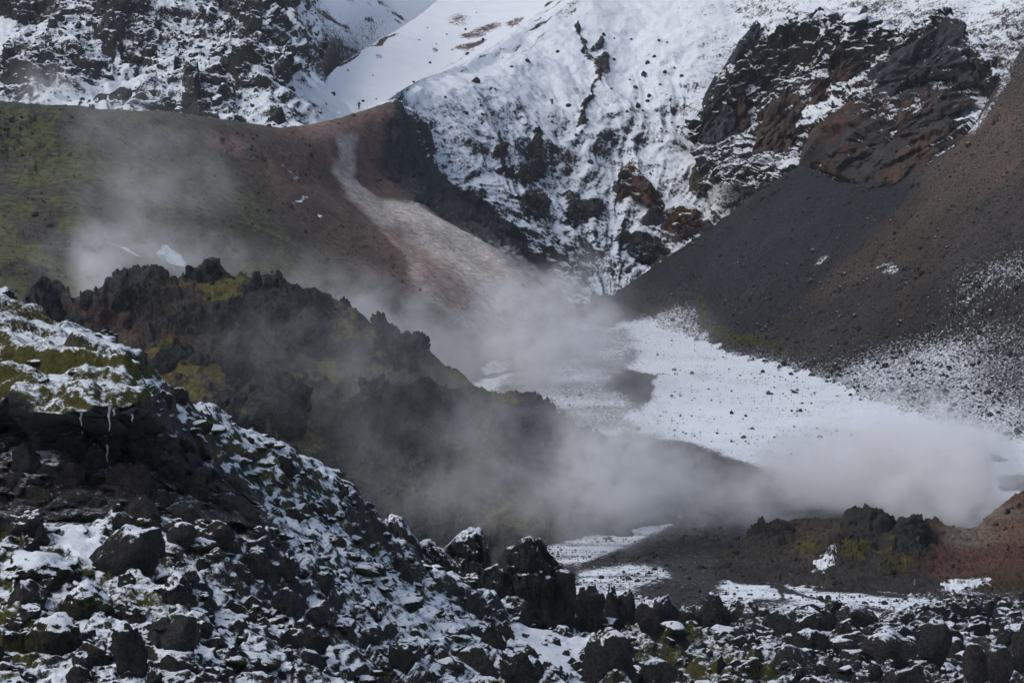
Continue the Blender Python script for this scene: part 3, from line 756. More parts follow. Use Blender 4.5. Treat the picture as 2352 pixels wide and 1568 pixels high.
# ------------------------------------------------------------------ knoll and red geothermal bank
def knoll():
    rows = [[(1640, 1290, 362), (1700, 1248, 366), (1760, 1212, 368), (1830, 1192, 368), (1940, 1196, 366), (2040, 1205, 364), (2100, 1210, 362), (2160, 1212, 362), (2220, 1222, 366), (2250, 1208, 370), (2290, 1172, 374), (2352, 1128, 378), (2500, 1060, 384)],
            [(1640, 1300, 356), (1740, 1262, 358), (1850, 1245, 357), (1960, 1250, 354), (2080, 1255, 352), (2180, 1250, 353), (2250, 1245, 354), (2352, 1210, 357), (2500, 1170, 360)],
            [(1640, 1312, 346), (1740, 1306, 346), (1850, 1316, 342), (1950, 1330, 337), (2100, 1345, 332), (2280, 1358, 327), (2500, 1362, 324)],
            [(1640, 1340, 336), (1740, 1340, 334), (1850, 1350, 330), (1950, 1365, 326), (2100, 1380, 321), (2280, 1390, 318), (2500, 1395, 315)]]
    V = patch(rows, 380, 190, back=(16, 7))
    S = survey(V)
    x, y = S[..., 0], S[..., 1]
    N = normals(V)
    wS = S + np.stack([fbm(V, 5, 4, 171), fbm(V, 5, 4, 172)], -1) * 22
    crag = np.maximum.reduce([ell(wS, 2000, 1195, 60, 40, .5), ell(wS, 2100, 1215, 55, 45, .5), ell(wS, 2085, 1270, 70, 45, .6), ell(wS, 1770, 1225, 45, 25, .6), ell(wS, 1950, 1265, 60, 25, .6)])
    b, _ = blocks(V, 2.2, 173); b2, _ = blocks(V, .9, 174); b3, _ = blocks(V, .4, 175)
    end = np.arange(V.shape[0])[:, None] / V.shape[0]
    D = fbm(V, 8, 4, 176) * .5 + fbm(V, 1.2, 3, 177) * .12 + crag * (b * 1.0 + b2 * .5 + b3 * .2 + .5) + (1 - crag) * (b3 * .14 + b2 * .16 + b * .12)
    V2 = V + (N * .6 + Z3 * .5) * D[..., None] - Z3 * (sstep(.82, 1, end) * 1.0)[..., None]
    red = poly(wS, [(2130, 1215), (2180, 1205), (2250, 1190), (2352, 1100), (2520, 1050), (2520, 1380), (2270, 1340), (2180, 1345), (2110, 1320), (2150, 1280)], 14)
    orange = poly(wS, [(2240, 1210), (2352, 1140), (2520, 1080), (2520, 1220), (2300, 1260)], 30)
    pale = np.maximum(ell(wS, 2225, 1218, 60, 34, .7), ell(wS, 2295, 1178, 55, 18, .7))
    dbr = poly(wS, [(1830, 1190), (1960, 1240), (1930, 1290), (1840, 1300), (1800, 1250)], 25)
    moss = -.15 - .5 * red + .8 * np.maximum.reduce([ell(wS, 1845, 1245, 40, 22, .6), ell(wS, 2060, 1305, 55, 20, .6), ell(wS, 1960, 1275, 50, 14, .6), ell(wS, 2035, 1270, 40, 10, .6), ell(wS, 2200, 1190, 30, 8)]) + fbm(V, 4, 3, 178) * .3
    c = lerp_col((0.050, 0.045, 0.040), ((0.085, 0.062, 0.048), dbr), ((0.034, 0.035, 0.038), crag * .8), ((0.115, 0.058, 0.045), red), ((0.165, 0.095, 0.066), orange * red), ((0.25, 0.22, 0.17), pale * .7 * (1 - crag)),
                 ((0.07, 0.055, 0.025), poly(wS, [(2150, 1330), (2270, 1310), (2400, 1300), (2400, 1370), (2250, 1350)], 12) * .7))
    wS = wS + np.stack([fbm(V, 1.6, 4, 180, .65), fbm(V, 1.6, 4, 181, .65)], -1) * np.array([34, 14])
    sn = -.6 + (1.2 + .6 * fbm(V, 1.2, 3, 182)) * np.maximum.reduce([poly(wS, [(2170, 1345), (2210, 1328), (2270, 1322), (2275, 1345), (2230, 1350), (2190, 1360)], 6), poly(wS, [(1860, 1310), (1905, 1265), (1925, 1262), (1925, 1275), (1895, 1320)], 6)])
    sn += .85 * sstep(1335, 1365, y + fbm(V, 4, 4, 179) * 25) + .3 * sstep(1320, 1350, y) * sstep(2100, 1900, x)
    terrain('knoll', V2, M_knoll, sn, moss, c)
knoll()

# ------------------------------------------------------------------ near lava slope and lava field
def near():
    rows = [[(-80, 690, 150), (0, 706, 148), (50, 737, 146), (150, 760, 143), (260, 803, 140), (325, 850, 138), (350, 900, 138), (365, 918, 140), (410, 944, 143), (500, 966, 147), (560, 1004, 151), (700, 1054, 157), (745, 1095, 159), (800, 1138, 161), (850, 1192, 164), (900, 1255, 168), (960, 1310, 173), (1050, 1352, 180), (1110, 1398, 186), (1320, 1422, 205), (1450, 1426, 215), (1600, 1438, 222), (1750, 1452, 229), (1900, 1442, 236), (2100, 1428, 244), (2352, 1405, 256), (2450, 1395, 262)],
            [(-80, 905, 124), (0, 908, 124), (100, 932, 123), (200, 930, 122), (300, 940, 122), (345, 935, 124), (400, 985, 129), (440, 1015, 131), (500, 1065, 134), (560, 1112, 137), (620, 1150, 140), (700, 1185, 144), (800, 1235, 150), (900, 1305, 158), (1050, 1400, 169), (1150, 1448, 178), (1320, 1446, 195), (1600, 1464, 211), (1900, 1468, 225), (2352, 1436, 244), (2450, 1428, 250)],
            [(-80, 985, 126.5), (0, 990, 126.5), (200, 1000, 126.5), (300, 1010, 126), (400, 1050, 129), (520, 1120, 131), (600, 1165, 133), (640, 1190, 138), (800, 1262, 145), (900, 1330, 153), (1050, 1415, 163), (1150, 1462, 171), (1320, 1460, 188), (1600, 1477, 204), (1900, 1482, 217), (2352, 1455, 236), (2450, 1448, 240)],
            [(-80, 1185, 119), (0, 1195, 119), (150, 1205, 119), (300, 1215, 119.5), (450, 1220, 120.5), (560, 1235, 122), (620, 1240, 125), (680, 1260, 131), (800, 1315, 138), (900, 1375, 144), (1050, 1440, 154), (1150, 1488, 162), (1320, 1484, 179), (1600, 1496, 194), (1900, 1500, 207), (2352, 1480, 225), (2450, 1474, 229)],
            [(-80, 1400, 109), (400, 1400, 111), (700, 1430, 118), (900, 1480, 128), (1150, 1530, 148), (1600, 1540, 176), (1900, 1540, 192), (2450, 1530, 205)],
            [(-80, 1640, 99), (400, 1640, 101), (800, 1640, 108), (1150, 1640, 130), (1600, 1640, 155), (1900, 1640, 166), (2450, 1640, 176)]]
    NR, NC = 620, 760
    V = patch(rows, NC, NR, smooth=0.004, back=(22, 9))
    S = survey(V)
    x, y = S[..., 0], S[..., 1]
    N = normals(V)
    wS = S + np.stack([fbm(V, 3, 4, 191), fbm(V, 3, 4, 192)], -1) * 30
    face = poly(wS, [(-100, 925), (110, 940), (250, 935), (350, 940), (430, 1000), (500, 1070), (600, 1150), (625, 1210), (600, 1245), (420, 1205), (300, 1200), (180, 1225), (60, 1200), (-100, 1190)], 10)
    cap = poly(wS, [(-100, 690), (0, 700), (150, 755), (260, 798), (340, 860), (360, 920), (300, 945), (100, 940), (-100, 925)], 8)
    slope = poly(wS, [(370, 930), (520, 960), (720, 1050), (860, 1190), (1000, 1340), (1080, 1430), (950, 1480), (760, 1330), (640, 1240), (620, 1160), (470, 1030)], 16)
    field = poly(wS, [(1100, 1330), (1400, 1380), (2460, 1330), (2460, 1660), (1500, 1660), (1300, 1560), (1250, 1480)], 40)
    mossy = poly(wS, [(1340, 1450), (1500, 1430), (1650, 1480), (1800, 1560), (1800, 1660), (1400, 1660)], 14)
    snowp = np.maximum.reduce([poly(wS, [(1170, 1470), (1230, 1440), (1300, 1470), (1330, 1440), (1400, 1450), (1350, 1500), (1310, 1560), (1180, 1500)], 14), ell(wS, 1340, 1580, 40, 40, .4),
                               ell(wS, 150, 1565, 60, 14), ell(wS, 430, 1500, 50, 14), poly(wS, [(220, 1260), (260, 1300), (230, 1320), (130, 1240), (170, 1230)], 10)])
    rubble = 1 - np.clip(cap + face + slope * .75 + snowp * .9, 0, 1)
    crest = sstep(0.03, 0.075, np.arange(NR) / NR)[:, None] * .6 + .4
    b0, k0 = blocks(V, 4.2, 193); b1, k1 = blocks(V, 1.7, 194); b2, k2 = blocks(V, .7, 195)
    big = sstep(-.1, .25, fbm(V, 5, 3, 197))
    bil = fbm(V, 1.3, 3, 198, mode=1); bil2 = fbm(V, .62, 2, 210, mode=1)
    D = fbm(V, 7, 4, 199) * .6
    D += soft2(rubble * (b0 * .6 * big + b1 * .45 + b2 * .2 + bil2 * .2) + rubble * field * (b0 * .7 + b1 * .45 + .1), 1.6, 1.0)
    D += soft2(slope * (b1 * .12 + b2 * .08 + bil * .14 + bil2 * .17), 1.2, 1)
    # mossy cap: rounded ledges, stepped like draped cushions
    wv = fbm(V * np.array([.5, 1, 1]), 4.5, 3, 200)
    st1 = ledges(V[..., 1] / 5.2 + wv * 2.4 + V[..., 0] * .03, .14)
    st2 = ledges(V[..., 1] / 1.9 + wv * 3.0 + fbm(V, 1.6, 2, 211) * .5, .25)
    D += soft2(cap * (bil * .3 + st1 * .75 + st2 * .28 + bil2 * .12) + mossy * (bil * .35 + st2 * .3 + bil2 * .1) + slope * st2 * .22, 1.0, 1)
    D += fbm(V, .5, 2, 201) * .06 + slope * fbm(V * np.array([.7, 1, 1]), .3, 2, 213) * .09
    D *= crest
    V2 = V + (N * .45 + Z3 * .65)  * (D * (1 - face))[..., None]
    # cliff face: blocky, pushed out towards the camera
    fx = np.stack([V[..., 0], V[..., 1] * .4, V[..., 2] * 1.2], -1)
    f1, c1 = blocks(fx, 1.9, 202); f2, c2 = blocks(fx, .75, 203); f3, _ = blocks(V, .3, 204)
    lz = ledges(V[..., 2] / 1.1 + fbm(V, 2.5, 3, 212) * 1.2 + f1 * .5, .7)
    FD = -lz * .55 + f1 * 1.3 + f2 * .6 + f3 * .2 - .35 * (1 - sstep(0, .12, c1)) - .15 * (1 - sstep(0, .12, c2)) + fbm(V, 3.5, 3, 205) * .8
    V2 = V2 + (np.array([.15, -1.0, .1])) * soft2(face * FD, .8, .8)[..., None]
    sn = .56 + fbm(V, 2.5, 3, 206) * .3
    sn += -cap * .06 + slope * .22 + snowp * .5 + rubble * .04 - face * .5 - field * .16
    sn -= rubble * field * big * .12
    ledge = poly(wS, [(-20, 1020), (60, 1010), (130, 1030), (160, 1090), (60, 1080)], 14) + poly(wS, [(350, 990), (420, 1000), (470, 1060), (380, 1040)], 14)
    sn += .45 * np.clip(ledge, 0, 1)
    moss = .40 + fbm(V, 3, 4, 207) * .7 + cap * .5 + mossy * .4 + slope * .3 - face * .9 - field * (1 - mossy) * .28 - rubble * b1 * .3
    moss += .6 * face * sstep(1000, 930, y) + .4 * poly(wS, [(-100, 1150), (120, 1190), (220, 1300), (260, 1420), (150, 1500), (-100, 1480)], 30)
    c = lerp_col((0.030, 0.030, 0.032), ((0.048, 0.042, 0.036), sstep(-.1, .3, fbm(V, 1.6, 3, 208))), ((0.060, 0.058, 0.057), face * sstep(-.3, .3, f1)), ((0.06, 0.032, 0.018), sstep(.35, .5, fbm(V, 2.0, 3, 209)) * .5))
    terrain('lava_slope', V2, M_near, sn, moss, c)
    return dict(rubble=rubble, cap=cap, face=face, slope=slope, field=field, mossy=mossy, snowp=snowp)
NEAR = near()
print('terrain done', round(time.time() - T0, 1))

# ------------------------------------------------------------------ rocks
def tag(o, label, cat=None, group=None, kind=None):
    o['label'] = label
    if cat: o['category'] = cat
    if group: o['group'] = group
    if kind: o['kind'] = kind
    return o

def rock_mat(name, col_, snow, moss, fine=5.0, bump=1.0, bump_dist=0.28, nzref=0.8, slope_gain=2.0, noise_gain=0.8, coarse=0.4, **kw):
    return ground_mat(name, fine=fine, nzref=nzref, slope_gain=slope_gain, noise_gain=noise_gain, bump=bump, bump_dist=bump_dist, coarse=coarse, vary=0.85,
                      earth_attr=False, earth_col=col_, snow_const=snow, moss_const=moss, **kw)

M_rock = rock_mat('near_lava_rock', (0.040, 0.039, 0.039), 0.50, 0.32, moss_col=(0.070, 0.068, 0.018))
M_rockbrown = rock_mat('near_brown_rock', (0.056, 0.050, 0.045), 0.46, 0.05)
M_cushion = rock_mat('moss_cushion', (0.03, 0.03, 0.02), 0.50, 0.9, moss_col=(0.062, 0.060, 0.016))
M_mossrock = rock_mat('mossy_boulder', (0.042, 0.041, 0.041), 0.42, 0.45, moss_col=(0.070, 0.068, 0.018))
M_snowcrag = rock_mat('snow_dusted_lava', (0.042, 0.042, 0.044), 0.40, 0.25, nzref=0.62, slope_gain=0.9, noise_gain=1.2, moss_col=(0.070, 0.068, 0.018))
M_hummock = rock_mat('mossy_hummock', (0.03, 0.03, 0.02), 0.66, 0.75, nzref=0.72, noise_gain=0.9, moss_col=(0.055, 0.053, 0.016))
M_fieldrock = rock_mat('lava_field_rock', (0.040, 0.040, 0.042), 0.44, 0.2)
M_bare = rock_mat('bare_rock', (0.044, 0.044, 0.046), 0.42, 0.05)
M_hillrock = rock_mat('hillside_rock', (0.034, 0.035, 0.038), 0.62, -1.0, fine=1.2, bump_dist=0.3, coarse=0.1)
M_moundrock = rock_mat('mound_rock', (0.038, 0.040, 0.044), -0.8, 0.12, fine=1.5, bump_dist=0.25, coarse=0.15, moss_col=(0.055, 0.055, 0.014))
M_knollrock = rock_mat('knoll_rock', (0.036, 0.037, 0.040), -0.8, 0.1, fine=2.0, bump_dist=0.2, coarse=0.2)
M_stone = rock_mat('plain_stone', (0.045, 0.044, 0.046), -0.3, -1.0, fine=2.0, bump_dist=0.1)
M_fin = rock_mat('rust_rock', (0.075, 0.044, 0.028), 0.22, -1.0, fine=1.0, bump_dist=0.3, coarse=0.12)
M_farrock = rock_mat('far_rock', (0.036, 0.042, 0.050), 0.06, -1.0, fine=1.0, bump_dist=0.3, coarse=0.1)

_ICO = {}
def ico(sub):
    if sub not in _ICO:
        bm = bmesh.new(); bmesh.ops.create_icosphere(bm, subdivisions=sub, radius=1.0)
        v = np.array([q.co[:] for q in bm.verts]); f = np.array([[q.index for q in fc.verts] for fc in bm.faces])
        bm.free(); _ICO[sub] = (v, f)
    return _ICO[sub]

def rock_shape(seed, sub=3, style='angular', dims=(1, 1, 1)):
    """unit rock: x, y in about -0.5..0.5, z from -0.3 (buried) to 1"""
    rg = np.random.default_rng(seed)
    v, f = ico(sub)
    v = v.copy()
    o = rg.uniform(-50, 50, 3)
    if style == 'cushion':
        b, c = blocks(v + o, .7, seed + 4)
        r = 1 + fbm(v + o, .9, 3, seed) * .5 + np.abs(fbm(v + o, .45, 3, seed + 3)) * .4 + b * .12
        v = v * r[:, None]
    else:
        npl = {'angular': 13, 'lava': 7, 'crag': 6, 'round': 6}[style]
        for _ in range(npl):
            n = rg.normal(size=3); n /= np.linalg.norm(n)
            h = rg.uniform(.52, .86) if style != 'round' else rg.uniform(.75, .95)
            dd = v @ n - h
            v = v - np.maximum(dd, 0)[:, None] * n * .93
        a = {'angular': (.30, .05), 'lava': (.55, .16), 'crag': (.6, .22), 'round': (.22, .03)}[style]
        r = 1 + fbm(v + o, .9, 3, seed + 1) * a[0] + fbm(v + o, .28, 4, seed + 2, .6, 2) * a[1]
        if style in ('crag', 'lava'):
            b, c = blocks(v + o, .34, seed + 4)
            r = r + b * (.16 if style == 'crag' else .12)
            b, c = blocks(v + o, .15, seed + 5)
            r = r + b * .05
        if style == 'angular':
            b, c = blocks(v + o, .5, seed + 4)
            r = r + b * .08
        v = v * r[:, None]
    lo, hi = v.min(0), v.max(0)
    v = (v - (lo + hi) / 2) / (hi - lo)
    v[:, 2] = (v[:, 2] + .5) * 1.3 - .3
    if style == 'crag':                         # jagged tops
        t = sstep(.3, 1, v[:, 2])
        j, _ = blocks(np.stack([v[:, 0], v[:, 1], 0 * t], -1) + o, .22, seed + 7)
        v[:, 2] += t * j * .28
        v[:, 2] = np.where(v[:, 2] > 0, v[:, 2] / v[:, 2].max(), v[:, 2])
    return v * np.array(dims), f

def rock_mesh(name, seed, sub, style, dims, mat):
    v, f = rock_shape(seed, sub, style, dims)
    me = mesh_from(name, v, f, mat)
    return me

def surf(tname, px, py):
    """nearest visible ground point of a terrain at a surveyed position"""
    V, S, N = TERR[tname]
    dd = np.hypot(S[..., 0] - px, S[..., 1] - py)
    lim = max(5.0, dd.min() * 1.05)
    k = np.where(dd <= lim, V[..., 1], 1e9).argmin()
    return V.reshape(-1, 3)[k]

def link(name, me, parent=None, loc=None, rz=0):
    o = bpy.data.objects.new(name, me); col.objects.link(o)
    if parent: o.parent = parent
    if loc is not None: o.location = loc
    o.rotation_euler = (0, 0, rz)
    return o

def hero(name, tname, box, style, mat, label, cat='rock', seed=1, sub=4, depth=.85, group=None, tilt=0, dist=None):
    """a rock measured by its outline box (left, top, right, bottom) on the sheet"""
    l, t, r, b = box
    base = surf(tname, (l + r) / 2, b) if dist is None else at((l + r) / 2, b, dist)
    d_ = base[1] + .3
    w, h = (r - l) * d_ / FPX, (b - t) * d_ / FPX
    me = rock_mesh(name, seed, sub, style, (w, w * depth, h), mat)
    o = link(name, me, loc=(base[0], base[1] + w * depth * .42, base[2]))
    o.rotation_euler = (0, R(tilt), 0)
    return tag(o, label, cat, group)

def outcrop(name, tname, boxes, style, mat, label, cat='rock', seed=1, sub=4, part='block', depth=.85, dist=None):
    """one outcrop of several grown-together blocks"""
    l = min(b[0] for b in boxes); r = max(b[2] for b in boxes); bt = max(b[3] for b in boxes)
    base = surf(tname, (l + r) / 2, bt) if dist is None else at((l + r) / 2, bt, dist)
    root = bpy.data.objects.new(name, None); col.objects.link(root)
    root.location = base
    tag(root, label, cat)
    d_ = base[1] + .5
    for k, b in enumerate(boxes):
        w, h = (b[2] - b[0]) * d_ / FPX, (b[3] - b[1]) * d_ / FPX
        p = at((b[0] + b[2]) / 2, b[3], d_) - base
        me = rock_mesh(part, seed + k * 7, sub, style if len(b) < 5 else b[4], (w, w * depth, h), mat)
        o = link(part, me, root, (p[0], w * depth * .4 + .25 * k * 0, p[2]))
    return root

def outline_mesh(name, pts, depth_at, front, rear, seed, mat, nr=18, nc=84, rough=1.0, flat=.55):
    """a solid rock with a surveyed outline: bulges front metres towards and rear metres away from the viewer"""
    pts = np.asarray(pts, float)
    seg = np.linalg.norm(np.roll(pts, -1, 0) - pts, axis=1); t = np.concatenate([[0], np.cumsum(seg)])
    q = np.linspace(0, t[-1], nc, endpoint=False)
    cl = np.vstack([pts, pts[:1]])
    ring = np.stack([np.interp(q, t, cl[:, 0]), np.interp(q, t, cl[:, 1])], -1)
    c = ring.mean(0)
    ks = np.linspace(-1, 1, 2 * nr + 1)
    P = []
    for k in ks:                                   # -1 rear pole ... 0 outline ... 1 front pole
        a = abs(k) ** 1.25
        xy = c + (ring - c) * (1 - a * .985)
        dep = depth_at(xy[:, 0], xy[:, 1])
        h = (1 - (1 - abs(k)) ** 2.2) ** flat
        P.append(at(xy[:, 0], xy[:, 1], dep - (front if k > 0 else -rear) * h))
    P = np.array(P)
    sz = np.ptp(P.reshape(-1, 3), axis=0)[[0, 2]].mean()
    o = np.array([seed * 3.7, seed * 1.3, 0])
    cen = P.reshape(-1, 3).mean(0)
    nv = P - cen; nv /= np.linalg.norm(nv, axis=-1, keepdims=True) + 1e-9
    nv = nv * .35 + np.array([0, -.65, 0]) * np.sign(ks)[:, None, None] + np.array([0, 0, .12])
    U = (P + o) * np.array([1, 1, .5]) + np.array([.25, 0, 0]) * P[..., 2:3]
    b, k1 = blocks(U, sz * .30, seed); b2, k2 = blocks(U, sz * .13, seed + 1); b3, _ = blocks(P + o, sz * .055, seed + 2)
    D = b * .22 + b2 * .09 + b3 * .02 + fbm(U, sz * .16, 3, seed + 5, .6, 2) * .07 + fbm(P + o, sz * .4, 4, seed + 3, .55, 2) * .10 - .05 * (1 - sstep(0, .1, k1))
    edge = .35 + .65 * sstep(0, .3, np.abs(ks))[:, None]
    P = P + nv * (D * sz * rough * edge)[..., None]
    n = len(ks)
    i = np.arange(n * nc).reshape(n, nc); j = np.roll(i, -1, 1)
    quads = np.stack([i[:-1], j[:-1], j[1:], i[1:]], -1).reshape(-1, 4)
    return P.reshape(-1, 3), quads

def surveyed(name, pts, mat, label, cat='rock', tname=None, dist=None, front=None, rear=None, seed=1, rough=1.0, nc=84, nr=16):
    pts = np.asarray(pts, float)
    if dist is None:                               # follow the slope it is part of
        V, S, N = TERR[tname]
        lo, hi = pts.min(0) - 12, pts.max(0) + 12
        m = (S[..., 0] > lo[0]) & (S[..., 0] < hi[0]) & (S[..., 1] > lo[1]) & (S[..., 1] < hi[1])
        A = np.stack([np.ones(m.sum()), S[..., 0][m], S[..., 1][m]], -1)
        co = np.linalg.lstsq(A, V[..., 1][m], rcond=None)[0]
        f = lambda x, y: co[0] + co[1] * x + co[2] * y
    else:
        f = lambda x, y: dist + 0 * x
    ext = np.ptp(pts, axis=0).mean() * f(*pts.mean(0)) / FPX
    P, quads = outline_mesh(name, pts, f, ext * .35 if front is None else front, ext * .35 if rear is None else rear, seed, mat, nr, nc, rough)
    base = P[P[:, 2].argmin()] * np.array([0, 0, 1]) + P.mean(0) * np.array([1, 1, 0])
    me = mesh_from(name, P - base, quads, mat)
    return tag(link(name, me, loc=base), label, cat)

# scatter: uncountable rubble as one object, its lumps placed by geometry nodes
def protos(prefix, specs, mat_list):
    c = bpy.data.collections.new(prefix)
    for k, (seed, style, dims) in enumerate(specs):
        me = rock_mesh('%s_stone' % prefix, seed, 3, style, dims, mat_list[k % len(mat_list)])
        o = bpy.data.objects.new('%s_stone' % prefix, me)
        c.objects.link(o)
    return c

def scatter(name, pts, scl, rot, coll, nproto, label, cat, rg):
    me = bpy.data.meshes.new(name)
    me.vertices.add(len(pts)); me.vertices.foreach_set('co', np.ascontiguousarray(pts, np.float32).ravel())
    for a, t, v in (('scl', 'FLOAT_VECTOR', scl), ('rot', 'FLOAT_VECTOR', rot)):
        q = me.attributes.new(a, t, 'POINT'); q.data.foreach_set('vector', np.ascontiguousarray(v, np.float32).ravel())
    q = me.attributes.new('idx', 'INT', 'POINT'); q.data.foreach_set('value', rg.integers(0, nproto, len(pts)).astype(np.int32))
    o = bpy.data.objects.new(name, me); col.objects.link(o)
    ng = bpy.data.node_groups.new(name, 'GeometryNodeTree')
    ng.interface.new_socket('Geometry', in_out='INPUT', socket_type='NodeSocketGeometry')
    ng.interface.new_socket('Geometry', in_out='OUTPUT', socket_type='NodeSocketGeometry')
    n = ng.nodes; gi = n.new('NodeGroupInput'); go = n.new('NodeGroupOutput')
    ip = n.new('GeometryNodeInstanceOnPoints'); ci = n.new('GeometryNodeCollectionInfo')
    ci.inputs['Collection'].default_value = coll
    ci.inputs['Separate Children'].default_value = True; ci.inputs['Reset Children'].default_value = True
    def na(nm, dt):
        q = n.new('GeometryNodeInputNamedAttribute'); q.data_type = dt; q.inputs['Name'].default_value = nm
        return q.outputs[0]
    er = n.new('FunctionNodeEulerToRotation')
    L = ng.links
    L.new(gi.outputs[0], ip.inputs['Points']); L.new(ci.outputs[0], ip.inputs['Instance'])
    ip.inputs['Pick Instance'].default_value = True
    L.new(na('idx', 'INT'), ip.inputs['Instance Index'])
    L.new(na('rot', 'FLOAT_VECTOR'), er.inputs[0]); L.new(er.outputs[0], ip.inputs['Rotation'])
    L.new(na('scl', 'FLOAT_VECTOR'), ip.inputs['Scale'])
    L.new(ip.outputs[0], go.inputs[0])
    o.modifiers.new('rocks', 'NODES').node_group = ng
    return tag(o, label, cat, kind='stuff')

def pick(tname, mask, n, rg, box=None):
    V, S, N = TERR[tname]
    w = np.clip(mask, 0, None).astype(float).copy()
    # the sheet is denser in vertices where it is squeezed: weigh by the area on the picture
    ax = np.abs(np.gradient(S[..., 0], axis=1)); ay = np.abs(np.gradient(S[..., 1], axis=0))
    w *= np.clip(ax * (ay + .25), 0, 12)
    w[(S[..., 0] < -60) | (S[..., 0] > PW + 60) | (S[..., 1] < -60) | (S[..., 1] > PH + 60)] = 0
    if box: w[(S[..., 0] < box[0]) | (S[..., 0] > box[2]) | (S[..., 1] < box[1]) | (S[..., 1] > box[3])] = 0
    cdf = np.cumsum(w.ravel()); k = np.searchsorted(cdf, rg.random(n) * cdf[-1])
    return np.clip(k, 0, w.size - 1), V.reshape(-1, 3)[np.clip(k, 0, w.size - 1)]

def rubble():
    rg = np.random.default_rng(77)
    specs = [(201 + k, ('angular', 'lava', 'angular', 'lava', 'lava', 'angular', 'lava', 'angular')[k], (1, rg.uniform(.7, 1.1), rg.uniform(.45, .85))) for k in range(8)]
    pc = protos('lava_rubble', specs, [M_rock, M_fieldrock, M_rockbrown, M_rock, M_fieldrock])
    cc = protos('moss_cushions', [(301 + k, 'cushion', (1, rg.uniform(.8, 1.2), rg.uniform(.4, .65))) for k in range(4)], [M_cushion])
    m = NEAR
    n = 3000
    dens = m['rubble'] * (1 - .6 * m['mossy']) * (.28 + .72 * m['field']) + .04 * m['slope'] + .1 * m['snowp']
    k, p = pick('lava_slope', dens, n, rg)
    fld = m['field'].ravel()[k]
    s = .2 * rg.random(n) ** -.42 * (1 + .8 * fld * rg.random(n)); s = np.minimum(s, .9 + .8 * fld)
    scl = s[:, None] * rg.uniform(.75, 1.3, (n, 3))
    rot = np.stack([rg.normal(0, .35, n), rg.normal(0, .35, n), rg.uniform(0, 6.28, n)], -1)
    scatter('lava_rubble', p - Z3 * .3 * s[:, None], scl, rot, pc, 8, 'loose dark lava rubble dusted with snow covering the near slope', 'rubble', rg)
    n = 420
    dens = .8 * m['slope'] + .15 * m['cap'] + .5 * m['mossy'] + .15 * m['rubble'] * (1 - m['field'])
    k, p = pick('lava_slope', dens, n, rg)
    s = .4 * rg.random(n) ** -.35; s = np.minimum(s, 1.5)
    scl = s[:, None] * rg.uniform(.8, 1.3, (n, 3)) * np.array([1.3, 1, .8])
    rot = np.stack([rg.normal(0, .15, n), rg.normal(0, .15, n), rg.uniform(0, 6.28, n)], -1)
    scatter('moss_cushions', p - Z3 * .28 * s[:, None], scl, rot, cc, 4, 'olive moss cushions topped with snow on the near slope', 'moss', rg)
    # far lava hillside
    hc = protos('hillside_rubble', [(401 + k, ('lava', 'angular', 'lava', 'crag')[k % 4], (1, .9, rg.uniform(.5, .9))) for k in range(6)], [M_hillrock])
    n = 2600
    k, p = pick('lava_hillside', HILLSIDE['rough'] + .03, n, rg)
    s = .6 * rg.random(n) ** -.42; s = np.minimum(s, 3.0) * (1 + .4 * HILLSIDE['crag'].ravel()[k])
    scl = s[:, None] * rg.uniform(.75, 1.3, (n, 3)); rot = np.stack([rg.normal(0, .3, n), rg.normal(0, .3, n), rg.uniform(0, 6.28, n)], -1)
    scatter('hillside_rubble', p - Z3 * .3 * s[:, None], scl, rot, hc, 6, 'jumbled lava blocks dusted with snow on the far hillside', 'rubble', rg)
    # lava clinker on the mounds
    mc = protos('mound_clinker', [(501 + k, 'crag', (1, .9, rg.uniform(.7, 1.1))) for k in range(6)], [M_moundrock])
    for tn, nm, n, lab in (('near_mound', 'mound_clinker', 700, 'dark clinker blocks covering the craggy mound'), ('steamy_mound', 'steamy_clinker', 400, 'dark clinker blocks covering the mound behind the steam')):
        V = TERR[tn][0]
        k, p = pick(tn, sstep(-.1, .3, fbm(V, 9, 3, 601)) + .08, n, rg)
        s = .4 * rg.random(n) ** -.42; s = np.minimum(s, 1.8)
        scl = s[:, None] * rg.uniform(.75, 1.35, (n, 3)); rot = np.stack([rg.normal(0, .3, n), rg.normal(0, .3, n), rg.uniform(0, 6.28, n)], -1)
        scatter(nm, p - Z3 * .3 * s[:, None], scl, rot, mc, 6, lab, 'rubble', rg)
